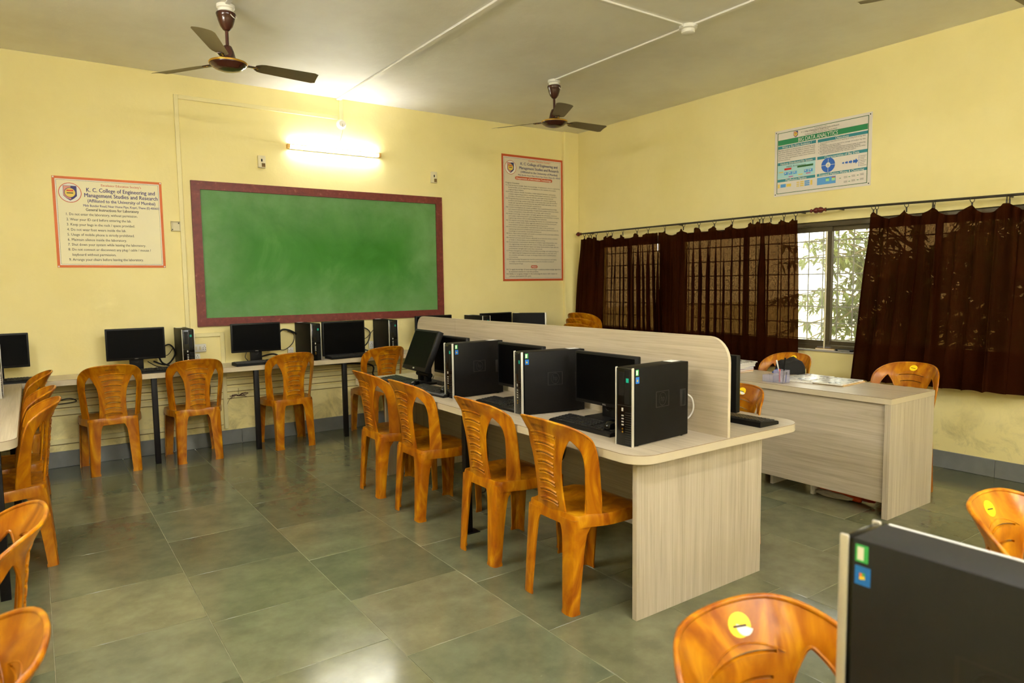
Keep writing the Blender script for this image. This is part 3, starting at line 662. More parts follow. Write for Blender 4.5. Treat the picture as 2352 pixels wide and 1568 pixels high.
# ------------------------------------------------------------------ wall fittings
def tube_light(loc, rz, label, tilt=0):
    t = thing('tube_light', label, 'lamp', loc, rz, 'tube lights')
    if tilt: t.rotation_euler = (tilt, 0, rz)
    MB().box(-.44, .44, -.016, 0, -.02, .02, bev=.005).build('batten', 'white_plastic', t)
    for s in (-1, 1): MB().box(s*.448-.014, s*.448+.014, -.05, -.0, -.02, .02, bev=.006).build('lamp_holder', 'tube_holder', t)
    MB().tube([(-.436, -.034, 0), (.436, -.034, 0)], .0075, 12).build('tube', 'tube_glow', t)
    return t
tube_light((2.457, YB-.0005, 2.685), 0, 'lit tube light on the yellow wall above the chalkboard')
sw = thing('pull_switch', 'round white ceiling rose on the wall above the tube light with a hanging cord', 'ceiling rose', (2.53, YB, 2.945))
Mr = Matrix.Rotation(PI/2, 4, 'X')
MB().lathe([(.046, 0.0005), (.046, .012), (.040, .016), (.034, .018), (.034, .034), (.030, .038)], 24, M=Mr).build('base', 'white_plastic', sw)
MB().tube(smooth_curve([(.0, -.04, 0), (-.004, -.05, -.06), (-.02, -.045, -.13), (-.045, -.04, -.2), (-.07, -.035, -.245)], 5), .0016, 6).build('cord', 'wire_brown', sw)
def lamp_bracket(x0, x1, z0, z1, label):
    t = thing('switch_box', label, 'switch box', ((x0+x1)/2, YB, z0)); w_, h_ = (x1-x0)/2, z1-z0
    MB().box(-w_, w_, -.028, -.0005, 0, h_, bev=.003).build('box', 'cream_plastic', t)
    MB().box(-w_*.1, w_*.85, -.0295, -.0275, h_*.06, h_*.38, bev=.001, seg=1).build('peeled_patch', 'groove_dark', t)
    MB().box(-w_*.25, w_*.15, -.0295, -.0275, h_*.5, h_*.72, bev=.001, seg=1).build('slot', 'hole_black', t)
lamp_bracket(1.734, 1.80, 2.47, 2.578, 'small cream fixing box above the chalkboard, under the tube light end by the trunking')
lamp_bracket(3.486, 3.552, 2.463, 2.577, 'small cream fixing box above the corner of the chalkboard nearest the windows')
t = thing('open_switch_box', 'open square white switch box without its cover beside the instructions notice', 'switch box', (1.036, YB, 1.885))
bb = MB(); 
for s in ((-.036, .036, -.022, -.0005, 0, .004), (-.036, .036, -.022, -.0005, .077, .081), (-.036, -.032, -.022, -.0005, 0, .081), (.032, .036, -.022, -.0005, 0, .081), (-.036, .036, -.003, -.0005, 0, .081)): bb.box(*s)
bb.build('box', 'cream_plastic', t, smooth=False)
for (x, z) in ((-.026, .012), (.024, .066)): MB().disc((x, z, -.0045), .005, 'y', 12, .001).build('screw_hole', 'hole_black', t)
def socket(x0, z0, w_, h_, gangs, label):
    t = thing('power_socket', label, 'socket', (x0, YB, z0))
    MB().box(0, w_, -.03, -.0005, 0, h_, bev=.004).build('plate', 'white_plastic', t)
    gw = w_/gangs
    for g in range(gangs):
        c = gw*(g+.5)
        if g == gangs-1:
            for (dx, dz) in ((0, .016), (-.009, .003), (.009, .003), (-.009, -.012), (.009, -.012)): MB().disc((c+dx, h_/2+dz, -.031), .003, 'y', 10, .001).build('pin_hole', 'hole_black', t)
        else: MB().box(c-.007, c+.007, -.036, -.029, h_/2-.016, h_/2+.016, bev=.002).build('rocker_switch', 'cream_plastic', t)
socket(1.125, .848, .098, .068, 3, 'white three-gang switch socket beside the tower with a teal sticker'); socket(1.127, .768, .044, .068, 1, 'small white socket directly below the three-gang switch socket')
socket(1.93, .772, .05, .066, 1, 'white socket between the monitor and the tower under the chalkboard'); socket(2.736, .772, .046, .076, 1, 'white socket beside the square monitor under the chalkboard')

# wire bundle hanging from the trunking
wbm = MB(); rnd = random.Random(3)
for k in range(9):
    a = rnd.uniform(-.09, -.04); c = rnd.uniform(.05, .09)
    wbm.tube(smooth_curve([(a, rnd.uniform(-.02, -.008), rnd.uniform(-.03, .01)), (a*.5, -.016, rnd.uniform(-.012, .012)), (0, -.016, rnd.uniform(-.006, .006)), (c*.5, -.016, rnd.uniform(-.01, .022)), (c, rnd.uniform(-.02, -.008), rnd.uniform(-.03, .022))], 5), .0016, 5)
wbm.tube(smooth_curve([(-.05, -.01, 0), (-.08, -.014, -.03), (-.1, -.012, -.07)], 5), .0016, 5); wbm.tube(smooth_curve([(0, -.014, 0), (.0, -.012, .03), (.001, -.014, .065)], 4), .0013, 5)
o = wbm.build('wire_bundle', 'wire_brown'); o.location = (1.475, YB-.004, .435); tag(o, 'bundle of thin brown wires tied to the wall under the computer table', 'wires')

# ------------------------------------------------------------------ ceiling roses and fans
def rose(parent, z0=0):
    return MB().lathe([(.055, z0-.0005), (.055, z0-.02), (.046, z0-.026), (.046, z0-.04), (.036, z0-.046), (.034, z0-.062)], 24).build('ceiling_rose', 'white_plastic', parent)
r = thing('ceiling_rose', 'bare white ceiling rose where two trunking runs meet, without a fan', 'ceiling rose', (3.868, 3.32, ZC)); MB().lathe([(.062, -.0005), (.062, -.022), (.046, -.028), (.046, -.05), (.036, -.056)], 24).build('base', 'white_plastic', r)
for k in range(3): MB().box(.03, .075, -.012, .012, -.02, -.001, bev=.003, M=Matrix.Rotation(PI/2*k+PI/2, 4, 'Z')).build('fixing_lug', 'white_plastic', r)
def fan():
    f = thing('ceiling_fan', '', 'fan', (0, 0, ZC), 0, 'ceiling fans')
    rose(f)
    MB().lathe([(.058, -.05), (.060, -.056), (.055, -.075), (.053, -.078), (.050, -.095), (.038, -.13), (.022, -.152), (.014, -.158)], 24).build('canopy', 'fan_brown', f)
    MB().tube([(0, 0, -.15), (0, 0, -.27)], .0105, 12).build('down_rod', 'fan_brown', f)
    MB().lathe([(.018, -.248), (.026, -.254), (.038, -.285), (.048, -.325), (.062, -.338), (.095, -.346), (.112, -.352), (.115, -.362), (.113, -.368)], 32).build('motor_housing', 'fan_brown', f)
    MB().lathe([(.1145, -.352), (.1175, -.356), (.1175, -.360), (.1145, -.364)], 32).build('gold_trim', 'fan_gold', f)
    MB().lathe([(.112, -.366), (.100, -.380), (.09, -.383), (.085, -.390), (.06, -.399), (.05, -.400), (.03, -.405), (.004, -.406)], 32).build('motor_cover', 'fan_brown', f)
    MB().tube(smooth_curve([(.035, -.02, -.05), (.056, -.03, -.075), (.03, -.055, -.085), (.0, -.05, -.055)], 5), .0028, 6).build('wire', 'cable_white', f)
    for k in range(3):
        M = Matrix.Rotation(2*PI/3*k, 4, 'Z')
        A = MB(); A.box(.10, .20, -.018, .018, -.357, -.351, bev=.002, M=M); a = A.build('blade_arm', 'fan_brown', f)
        for xx in (.165, .187): MB().lathe([(.005, -.361), (.005, -.356)], 8, c=(0, 0, 0), M=M @ Matrix.Translation((xx, .008, 0))).build('screw', 'fan_gold', a)
        vs, fs = [], []; n = 16
        for i in range(n+1):
            u = i/n; x = .17+.42*u; hw_ = .052+.016*u; e = 1
            if u > .94: e = math.sqrt(max(0.05, 1-((u-.94)/.06)**2*.35))
            if u < .08: e = .55+.45*u/.08
            for j in range(7):
                y = hw_*e*(j/3-1); z = -.352-y*.22-.004*(1-(j/3-1)**2)*-1+.0
                for s in (0,): vs.append((x+(y*.15 if u > .85 else 0), y, z))
        for i in range(n):
            for j in range(6): fs.append((i*7+j, (i+1)*7+j, (i+1)*7+j+1, i*7+j+1))
        b = bmesh.new(); bv = [b.verts.new(v) for v in vs]
        for q in fs: b.faces.new([bv[i] for i in q])
        bmesh.ops.solidify(b, geom=list(b.faces), thickness=.002)
        MB().bm(b, M).build('blade', 'fan_blade', f)
    return f
f0 = fan()
for k, (x, y, a, lb) in enumerate([(1.116, 4.70, 4, 'brown three-blade ceiling fan hanging in front of the chalkboard'), (3.885, 4.84, 0, 'brown three-blade ceiling fan hanging near the windowed corner of the room'), (3.87, 1.44, 117, 'ceiling fan above the teacher desk with only a blade tip in view')]):
    place(f0, k == 0, (x, y, ZC), math.radians(a), lb, 'ceiling fans')

# tube fittings added out of view to brighten the room
def added_light(loc, rot, label):
    t = thing('added_tube_light', label, 'lamp', loc, 0, 'added twin tube lights'); t.rotation_euler = rot
    MB().box(-.62, .62, -.04, 0, -.075, .075, bev=.008).build('housing', 'white_plastic', t)
    for s in (-1, 1):
        for e_ in (-1, 1): MB().box(e_*.61-.012, e_*.61+.012, -.085, -.03, s*.05-.016, s*.05+.016, bev=.005).build('lamp_holder', 'white_plastic', t)
        MB().tube([(-.6, -.066, s*.05), (.6, -.066, s*.05)], .014, 12).build('tube', 'tube_glow', t)
added_light((XL+.0005, 3.0, 2.72), (0, 0, PI/2), 'added twin tube light on the side wall above the side tables')
added_light((.5, YF+.0005, 2.72), (0, 0, PI), 'added twin tube light on the wall opposite the chalkboard, nearer the side wall')
added_light((2.9, YF+.0005, 2.72), (0, 0, PI), 'added twin tube light on the wall opposite the chalkboard, nearer the windows')
added_light((1.2, .3, ZC-.0005), (PI/2, 0, 0), 'added twin tube light on the ceiling over the near table')
added_light((2.4, -1.4, ZC-.0005), (PI/2, 0, 0), 'added twin tube light on the ceiling in the rear of the room')

# ------------------------------------------------------------------ curtains and rods
def rod(name, y0, y1, z0, z1, label):
    t = thing(name, label, 'curtain rod', (5.385, y0, z0), 0, 'curtain rods above the windows')
    d = Vector((0, y1-y0, z1-z0)); MB().tube([(0, 0, 0), tuple(d)], .0095, 10).build('pole', 'dark_metal', t)
    for p_, s in ((Vector((0, 0, 0)), 1 if y0 > y1 else -1), (d, -1 if y0 > y1 else 1)):
        M = Matrix.Translation(p_) @ Matrix.Rotation(-s*PI/2, 4, 'X')
        MB().lathe([(.008, -.01), (.016, -.006), (.016, .0), (.010, .008), (.012, .016), (.022, .028), (.026, .042), (.022, .056), (.010, .066), (.013, .072), (.008, .08), (.002, .083)], 14, M=M).build('finial', 'maroon_plastic', t)
    for k in (.04, .5, .96):
        c = d*k; MB().tube([tuple(c), (.0985, c.y, c.z-.004)], .006, 8).build('bracket', 'dark_metal', t)
rod('curtain_rod', 6.225, 3.285, 1.979, 1.977, 'long curtain rod above the curtained window near the room corner')
rod('curtain_rod', 3.165, .6, 1.978, 1.925, 'curtain rod over the dark curtain beside the bare window panes')
def rodz(y): return 1.979 if y > 3.2 else 1.978-(3.165-y)/2.565*.053
def curtain(name, label, y0, y1, b0, b1, rings, zb, nf, amp, seed, zb1=None):
    rnd = random.Random(seed); t = thing(name, label, 'curtain', (5.385, 0, 0), 0, 'brown curtains'); nu, nv = max(60, int(abs(y1-y0)*110)), 36
    ph = [(rnd.uniform(.7, 1.4), rnd.uniform(0, 6.28)) for _ in range(5)]
    rs = sorted(rings, reverse=True); vs, fs = [], []
    def top(y):
        z = rodz(y)-.048
        a = [r_ for r_ in rs if r_ >= y-1e-6]; b_ = [r_ for r_ in rs if r_ <= y+1e-6]
        if a and b_ and a[-1]-b_[0] > 1e-4:
            gap = a[-1]-b_[0]; q = (y-b_[0])/gap; return z-min(.06, .3*gap)*4*q*(1-q)
        return z-.02 if not (a and b_) else z
    for i in range(nu+1):
        u = i/nu; yt = y0+(y1-y0)*u; yb_ = b0+(b1-b0)*u; zt = top(yt); z1 = zb+((zb1 if zb1 is not None else zb)-zb)*u
        f = sum(math.sin(2*PI*nf*p_*u+q)*(.55 if k else 1) for k, (p_, q) in enumerate(ph[:3]))/2.1
        f2 = sum(math.sin(2*PI*nf*1.9*p_*u+q) for p_, q in ph[3:])/2
        for j in range(nv+1):
            v = j/nv; y = yt+(yb_-yt)*v; z = zt+(z1-zt)*v
            g = .35+.65*ss(0, .35, v)
            x = amp*(f*g+.35*f2*(1-v)*.9+.22*math.sin(9*v+7*u*nf*.3)*(1-v)*.4)
            x = max(-.14, min(.055, x-.028))
            y += .026*math.sin(2*PI*nf*ph[0][0]*u+ph[0][1]+1.4)*g
            vs.append((x, y, z))
    for i in range(nu):
        for j in range(nv): fs.append((i*(nv+1)+j, i*(nv+1)+j+1, (i+1)*(nv+1)+j+1, (i+1)*(nv+1)+j))
    MB().add(vs, fs).build('cloth', 'curtain_cloth', t, ang=180)
    rm = MB().tube([(math.cos(a)*.019, 0, math.sin(a)*.019) for a in [2*PI*k/14 for k in range(14)]], .0025, 5, closed=True).mesh('curtain_ring', 'dark_metal')
    for r_ in rs:
        o = bpy.data.objects.new('curtain_ring', rm); COL.objects.link(o); o.parent = t; o.location = (0, r_, rodz(r_)-.012); o.rotation_euler = (0, 0, rnd.uniform(-.4, .4))
        MB().box(-.004, .004, r_-.005, r_+.005, rodz(r_)-.066, rodz(r_)-.028, bev=.002, seg=1).build('clip', 'dark_metal', t)
LR = [6.158, 6.079, 6.038, 5.954, 5.768, 5.685, 5.518, 5.302, 5.14, 4.906, 4.661, 4.466, 4.28, 4.075, 3.855, 3.784, 3.75, 3.67, 3.542, 3.431]
curtain('curtain', 'brown curtain in the room corner with a window glowing faintly through it', 6.18, 4.985, 6.30, 4.93, LR[:9], .60, 13, .048, 2)
curtain('curtain', 'broad brown see-through curtain hanging mid-wall beside the corner curtain', 4.955, 3.72, 4.99, 3.70, LR[9:17], .585, 12, .048, 5)
curtain('curtain', 'narrow brown curtain strip drawn up to the edge of the bare window panes', 3.745, 3.405, 3.76, 3.385, LR[17:], .60, 4, .030, 8, .70)
curtain('curtain', 'dark brown curtain hanging behind the chair with the yellow sticker beside the bare window', 2.78, .95, 2.90, .9, [2.77, 2.745, 2.525, 2.343, 2.332, 2.089, 1.883, 1.866, 1.6, 1.35, 1.1, .97], .60, 15, .052, 11, .63)

# ================================================================== CHAIRS
def chair_yb(x, z):
    y = -.18-.12*(z-.42)+.9*x*x
    if z > .755: y -= .46*(z-.755)
    return y+.145*ss(.10, .25, abs(x))*(1-.62*max(0, min(1, (z-.42)/.41)))
def chair_parts():
    half = [(.186, .405), (.194, .475), (.201, .56), (.208, .64), (.211, .70), (.208, .742), (.196, .777), (.17, .806), (.13, .825), (.066, .835), (0, .837)]
    hc = smooth_curve([(x, z, 0) for x, z in half], 4); right = [(p.x, p.y) for p in hc]
    spl = [(.096, .382), (.105, .378)]
    # one outline: right strut foot, up over the arch, left strut foot, back through the two openings
    outer = right+[(-x, z) for x, z in reversed(right[:-1])]
    op = [(.152, .405), (.160, .48), (.168, .57), (.174, .65), (.170, .705), (.150, .745), (.138, .752), (.124, .728), (.107, .69), (.094, .65), (.086, .58), (.086, .50), (.094, .405)]
    opc = [(p.x, p.y) for p in smooth_curve([(x, z, 0) for x, z in op], 3)]
    # close outline along the bottom: strut foot, opening, splat foot, opening, strut foot
    bottom = [(x, z) for x, z in opc]
    path = outer+[(-x, z) for x, z in opc]+[(-.094, .378), (.094, .378)]+list(reversed(opc))
    slots = []
    nS = 8
    for k in range(nS):
        zc = .752-.0425*k; t = k/(nS-1); hw_ = .080-.032*math.sin(min(1, t*1.6)*PI/2)+.010*max(0, (t-.6)/.4)
        up_ = [(hw_*(2*i/8-1), zc+.010*(1-(2*i/8-1)**2)+.0028) for i in range(9)]; lo = [(x, z-.0056) for x, z in reversed(up_)]
        slots.append((up_+lo, hw_, zc))
    verts, edges = [], []
    def loop(pts):
        n0 = len(verts); verts.extend(Vector(p) for p in pts); n = len(pts); edges.extend((n0+i, n0+(i+1) % n) for i in range(n))
    loop(path)
    for s, _, _ in slots: loop(s)
    allp = [Vector(p) for p in verts]
    for i in range(-11, 12):
        for j in range(0, 25):
            g = Vector((i*.019+(.0095 if j % 2 else 0), .382+j*.019))
            if inside(g, path) and all((g-q).length > .008 for q in allp) and not any(inside(g, s) for s, _, _ in slots): verts.append(g)
    r = delaunay_2d_cdt(verts, edges, [], 0, 1e-6)
    V2, F2 = r[0], r[2]
    b = bmesh.new(); bv = [b.verts.new((p.x, chair_yb(p.x, p.y), p.y)) for p in V2]
    for f in F2:
        c = sum((V2[i] for i in f), Vector((0, 0)))/len(f)
        if inside(c, path) and not any(inside(c, s) for s, _, _ in slots): b.faces.new([bv[i] for i in f])
    bmesh.ops.delete(b, geom=[v for v in b.verts if not v.link_faces], context='VERTS')
    bmesh.ops.recalc_face_normals(b, faces=b.faces)
    bmesh.ops.solidify(b, geom=list(b.faces), thickness=.007)
    bmesh.ops.recalc_face_normals(b, faces=b.faces)
    bk = MB().bm(b)
    P3 = lambda pts, dy: [(x, chair_yb(x, z)+dy, z) for x, z in pts]
    bk.tube(P3(outer, -.0035), .0058, 8)
    for s in (1, -1): bk.tube(P3([(s*x, z) for x, z in opc], -.002), .0045, 6)
    for _, hw_, zc in slots:      # raised lips above and below every slot, on the rear face
        for dz, rr in ((.0085, .0055), (-.0062, .0046)):
            bk.tube(P3([(hw_*1.03*(2*i/10-1), zc+dz+.010*(1-(2*i/10-1)**2)) for i in range(11)], -.0075), rr, 6)
    fr = [(-.088, .775), (.088, .775), (.066, .66), (.058, .56), (.064, .435), (-.064, .435), (-.058, .56), (-.066, .66)]
    bk.tube(P3([(p.x, p.y) for p in smooth_curve([(x, z, 0) for x, z in fr[2:6]], 5)], -.004), .0022, 5)
    for s in (1, -1): bk.tube(P3([(s*x, z) for x, z in [(.09, .77), (.076, .70), (.066, .63), (.061, .56), (.066, .435)]], -.004), .0026, 5)
    bk.tube(P3([(.098*(2*i/14-1), .748+.029*(1-(2*i/14-1)**2)) for i in range(15)], .0002), .0018, 5)
    # seat: dished grid with a rolled front and an apron
    nx, ny = 16, 16; st = bmesh.new(); g = []
    def hwid(y): return .166+.042*ss(-.19, .02, y)-.004*ss(.1, .22, y)
    for j in range(ny+1):
        y = -.185+.405*j/ny; row = []
        for i in range(nx+1):
            s = 2*i/nx-1; c = 1
            x = s*hwid(y); yy = y
            if j in (0, ny): c = 1
            rr = .05; k = max(0, abs(s)-.75)/.25
            yy = y-(k*k*.028 if j > ny*.6 else 0)*((j/ny-.6)/.4 if j > ny*.6 else 0)+(k*k*.02*(1-j/ny/.3) if j < ny*.3 else 0)
            z = .432-.014*math.cos(min(1, abs(s))*PI/2)*math.sin(PI*min(1, max(0, (y+.2)/.36)))
            if y > .12: z -= .030*((y-.12)/.10)**2
            z -= .006*abs(s)**6
            row.append(st.verts.new((x, yy, z)))
        g.append(row)
    for j in range(ny):
        for i in range(nx): st.faces.new((g[j][i], g[j][i+1], g[j+1][i+1], g[j+1][i]))
    rim = [g[0][i] for i in range(nx+1)]+[g[j][nx] for j in range(1, ny+1)]+[g[ny][i] for i in range(nx-1, -1, -1)]+[g[j][0] for j in range(ny-1, 0, -1)]
    prev = rim
    for dz, gr in ((.008, 1.012), (.03, 1.02), (.052, 1.02)):
        ringv = [st.verts.new((v.co.x*gr, v.co.y*gr, v.co.z-(dz if k == 0 else dz))) for k, v in enumerate(rim)]
        n = len(rim)
        for i in range(n): st.faces.new((prev[i], ringv[i], ringv[(i+1) % n], prev[(i+1) % n]))
        prev = ringv
    bmesh.ops.recalc_face_normals(st, faces=st.faces)
    bmesh.ops.solidify(st, geom=list(st.faces), thickness=.004)
    seat = MB().bm(st)
    # legs: angle section, broad at the top, flowing into the apron
    def leg(sx, front):
        lv = [(.408, .128, .165), (.39, .108, .122), (.37, .093, .092), (.34, .083, .07), (.28, .077, .06), (.14, .069, .05), (.02, .062, .045), (.012, .066, .049), (0, .066, .049)]
        vs, fs = [], []
        for z, a, bw in lv:
            q = 1-z/.408
            cx_ = (.168+.004*q) if not front else (.203+.013*q); cy_ = (-.187-.026*q) if not front else (.214-.006*q)
            sy = 1 if not front else -1; t_ = .007; rc = .016
            sec = [(cx_-a, cy_), (cx_-a*.5, cy_+sy*(-.003)), (cx_-rc, cy_), (cx_-rc*.3, cy_+sy*rc*.3), (cx_, cy_+sy*rc), (cx_, cy_+sy*bw), (cx_-t_, cy_+sy*bw), (cx_-t_, cy_+sy*(rc+t_*.5)), (cx_-rc, cy_+sy*t_), (cx_-a*.5, cy_+sy*(t_-.002)), (cx_-a, cy_+sy*t_)]
            vs += [(sx*x, y, z) for x, y in sec]
        n = 11
        for k in range(len(lv)-1):
            for i in range(n): fs.append((k*n+i, k*n+(i+1) % n, (k+1)*n+(i+1) % n, (k+1)*n+i))
        fs += [(0, 1, 9, 10), (1, 2, 8, 9), (2, 3, 7, 8), (3, 4, 7), (4, 5, 6, 7)]
        e = (len(lv)-1)*n; fs += [tuple(i+e for i in reversed(q)) for q in fs[-5:]]
        b_ = bmesh.new(); bv_ = [b_.verts.new(v) for v in vs]
        for q in fs: b_.faces.new([bv_[i] for i in q])
        bmesh.ops.recalc_face_normals(b_, faces=b_.faces)
        return MB().bm(b_)
    return bk, seat, leg
_bk, _seat, _leg = chair_parts()
ch = thing('plastic_chair', '', 'chair')
_bk.build('backrest', 'chair_plastic', ch, ang=50); _seat.build('seat', 'chair_plastic', ch, ang=50)
for fr_ in (False, True):
    for s in (-1, 1): _leg(s, fr_).build('leg', 'chair_plastic', ch, ang=35)
def surf_disc(cx_, cz_, rx, rz_, dy, n=20, a0=0, a1=2*PI):
    mb = MB(); pts = [(cx_, cz_)]+[(cx_+rx*math.cos(a0+(a1-a0)*i/n), cz_+rz_*math.sin(a0+(a1-a0)*i/n)) for i in range(n+1)]
    return mb.add([(x, chair_yb(x, z)+dy, z) for x, z in pts], [(0, i+1, i+2) for i in range(n)])
def add_sticker(c, x, torn, mark=True):
    s = surf_disc(x, .803, .0255, .0185, .0009).build('sticker', 'sticker_yellow', c, label='round yellow sticker')
    if torn: surf_disc(x-.010, .800, .0185, .0145, .0016, 14, -2.6, .4).build('torn_patch', 'sticker_white', s, label='torn white patch of the sticker')
    if mark: MB().add([(x+dx, chair_yb(x+dx, .803+dz)+.0022, .803+dz) for dx, dz in ((-.014, -.001), (.016, .002), (.016, -.001), (-.014, -.004))], [(0, 1, 2, 3)]).build('sticker_print', 'marker_ink', s)
def add_writing(c, txt, w_):
    tmp = MB(); text_into(tmp, txt, 0, 0, .017, w_, 'C')
    mb = MB(); mb.add([(-x, chair_yb(-x, .796+y-.035*x*x)-.0072-.0030, .796+y-1.1*x*x) for x, y, z in tmp.v], [tuple(reversed(f)) for f in tmp.f])
    mb.build('marker_writing', 'marker_ink', c, smooth=False, label='black marker writing')
first = True
def chair(x, y, deg, label, group=None, z=0):
    global first
    o = copy_tree(ch) if not first else ch
    if first:
        first = False
    o.location = (x, y, z); o.rotation_euler = (0, 0, math.radians(deg)); o['label'] = label; o['category'] = 'chair'; o['group'] = group or 'brown plastic chairs'
    return o
proto_children = None
G1 = 'chairs at the wall table under the chalkboard'
chs = []
chs.append(chair(.455, 6.125, 1, 'brown plastic chair at the wall table in front of the monitor nearest the instructions notice', G1))
chs.append(chair(1.055, 6.112, -1, 'brown plastic chair at the wall table in front of the switch sockets', G1))
chs.append(chair(1.815, 6.10, 2, 'brown plastic chair at the wall table under the middle of the chalkboard', G1))
chs.append(chair(2.685, 6.075, 0, 'brown plastic chair at the wall table, half hidden by the centre desk', G1))
G2 = 'chairs along the centre desk'
chs.append(chair(2.012, 4.283, -90, 'orange-brown plastic chair at the far end of the centre desk, by the tilted monitor', G2))
chs.append(chair(2.012, 3.718, -90, 'orange-brown plastic chair second from the far end of the centre desk', G2))
chs.append(chair(2.012, 2.915, -90, 'orange-brown plastic chair at the centre desk beside the black metal desk leg', G2))
chs.append(chair(1.995, 2.302, -90, 'orange-brown plastic chair beside the end panel of the centre desk', G2))
G3 = 'chairs along the side wall table'
chs.append(chair(-.183, 5.76, 90, 'brown plastic chair at the side table, closest to the chalkboard wall', G3))
chs.append(chair(-.187, 4.81, 90, 'brown plastic chair at the side table, middle of the three at that table', G3))
chs.append(chair(-.178, 4.29, 90, 'brown plastic chair at the rounded end of the side table', G3))
chs.append(chair(-.272, 2.13, 92, 'glossy plastic chair with only its curved back in view, past the rounded table end', G3))
chs.append(chair(-.283, 1.37, 90, 'blurred yellow-brown chair back nearest the camera on the side-table row', G3))
G4 = 'chairs facing the room with stickers on the back'
r1 = chair(2.915, 2.32, 90, 'plastic chair with a torn sticker between the centre desk and the teacher desk', G4)
r2 = chair(4.57, 3.06, 90, 'plastic chair behind the teacher desk with a black cloth bag on it', G4)
r3 = chair(4.60, 2.19, 90, 'plastic chair with a round yellow sticker behind the near end of the teacher desk', G4)
r4 = chair(2.03, .468, 180, 'plastic chair with a round yellow sticker beyond the tower closest to the camera', G4)
r5 = chair(.948, .478, 175, 'bright orange-yellow chair with a torn sticker left of the tower closest to the camera', G4)
for c, x, t_ in ((r1, -.005, 1), (r2, 0, 1), (r3, .0, 0), (r4, .0, 0), (r5, -.02, 1)): add_sticker(c, x, t_)
for c, tx in ((chs[0], 'KCCE/IT/SI/DM/008'), (chs[1], 'KCCE/IT/DM/017'), (chs[2], 'KCCE/IT/DM/014'), (chs[3], 'KCCE/IT/DM/011'), (chs[6], 'KCCE/IT/DM/006'), (chs[7], 'KCCE/IT/DM/016')): add_writing(c, tx, .085)
for k in range(5):
    chair(5.04+.042*k*.95, 5.80+.042*k*.28, -74, ['lowest', 'second-lowest', 'middle', 'second-highest', 'topmost'][k]+' brown chair of the stack in the room corner by the curtains', 'stacked chairs in the corner', z=.058*k)

# ================================================================== DESKS
def rrect(x0, x1, y0, y1, r, n=8, corners=(1, 1, 1, 1)):
    out = []
    for (cx_, cy_, a, k) in ((x1-r, y1-r, 0, 0), (x0+r, y1-r, 90, 1), (x0+r, y0+r, 180, 2), (x1-r, y0+r, 270, 3)):
        if corners[k]: out += [(cx_+r*math.cos(math.radians(a+90*i/n)), cy_+r*math.sin(math.radians(a+90*i/n))) for i in range(n+1)]
        else: out.append(((x1, y1), (x0, y1), (x0, y0), (x1, y0))[k])
    return out
def top_slab(poly, z0, z1, parent, mat, name='tabletop'):
    t = MB().prism(poly, 'z', z0, z1).build(name, mat, parent, ang=30)
    MB().prism([((x-sum(p[0] for p in poly)/len(poly))*1.0006+sum(p[0] for p in poly)/len(poly), (y-sum(p[1] for p in poly)/len(poly))*1.0004+sum(p[1] for p in poly)/len(poly)) for x, y in poly], 'z', z0+.001, z1-.0026).build('edge_band', 'edge_band', t, ang=30)
    MB().prism([((x-sum(p[0] for p in poly)/len(poly))*1.0005+sum(p[0] for p in poly)/len(poly), (y-sum(p[1] for p in poly)/len(poly))*1.0003+sum(p[1] for p in poly)/len(poly)) for x, y in poly], 'z', z1-.0026, z1-.0007).build('edge_seam', 'seam_dark', t, ang=30)
    return t
ZD = .716
cd = thing('centre_desk', 'long pale wood-laminate computer desk with rounded corners and a tall divider', 'desk', (2.484, 1.875, 0))
X0, Y0 = -.566, 0.0
top_slab(rrect(-.566, .566, 0, 2.955, .105), ZD-.038, ZD, cd, 'laminate_y')
MB().box(-.504, .336, .072, .097, 0, ZD-.038, bev=.001, seg=1).build('end_panel', 'laminate_z', cd)
MB().box(-.40, .42, 2.72, 2.745, 0, ZD-.038, bev=.001, seg=1).build('end_panel', 'laminate_z', cd)
MB().box(-.012, .012, .097, 2.72, .16, ZD-.038, bev=.001, seg=1).build('modesty_panel', 'laminate_y', cd)
for s in (-1, 1):
    lg = MB().box(s*.53-.02, s*.53+.02, 1.35, 1.39, 0, ZD-.038, bev=.002).build('leg', 'black_metal', cd)
    MB().box(s*.53-.02, s*.53+.06, 1.335, 1.405, 0, .004).build('foot_plate', 'black_metal', lg)
def divider(y0, y1, r0, r1, nm):
    pts = [(y0, ZD)]
    pts += [(y0+.11-.11*math.cos(a), 1.16-.11+.11*math.sin(a)) for a in [k*PI/16 for k in range(9)]] if r0 else [(y0, 1.16)]
    pts += [(y1-.09+.09*math.sin(a), 1.16-.09+.09*math.cos(a)) for a in [k*PI/16 for k in range(9)]] if r1 else [(y1, 1.16)]
    pts += [(y1, ZD)]
    d = MB().prism(pts, 'x', -.009, .009).build(nm, 'laminate_y', cd, ang=30)
    MB().prism([(y+(-.0006 if y < (y0+y1)/2 else .0006)*(1 if ((y < 1 and r0) or (y > 1 and r1)) else 0), z+(.0006 if z > .9 else 0)) for y, z in pts], 'x', -.0078, .0078).build('edge_band', 'edge_band', d, ang=30)
divider(.008, 2.36, True, False, 'divider_panel'); divider(2.362, 2.95, False, True, 'divider_panel')

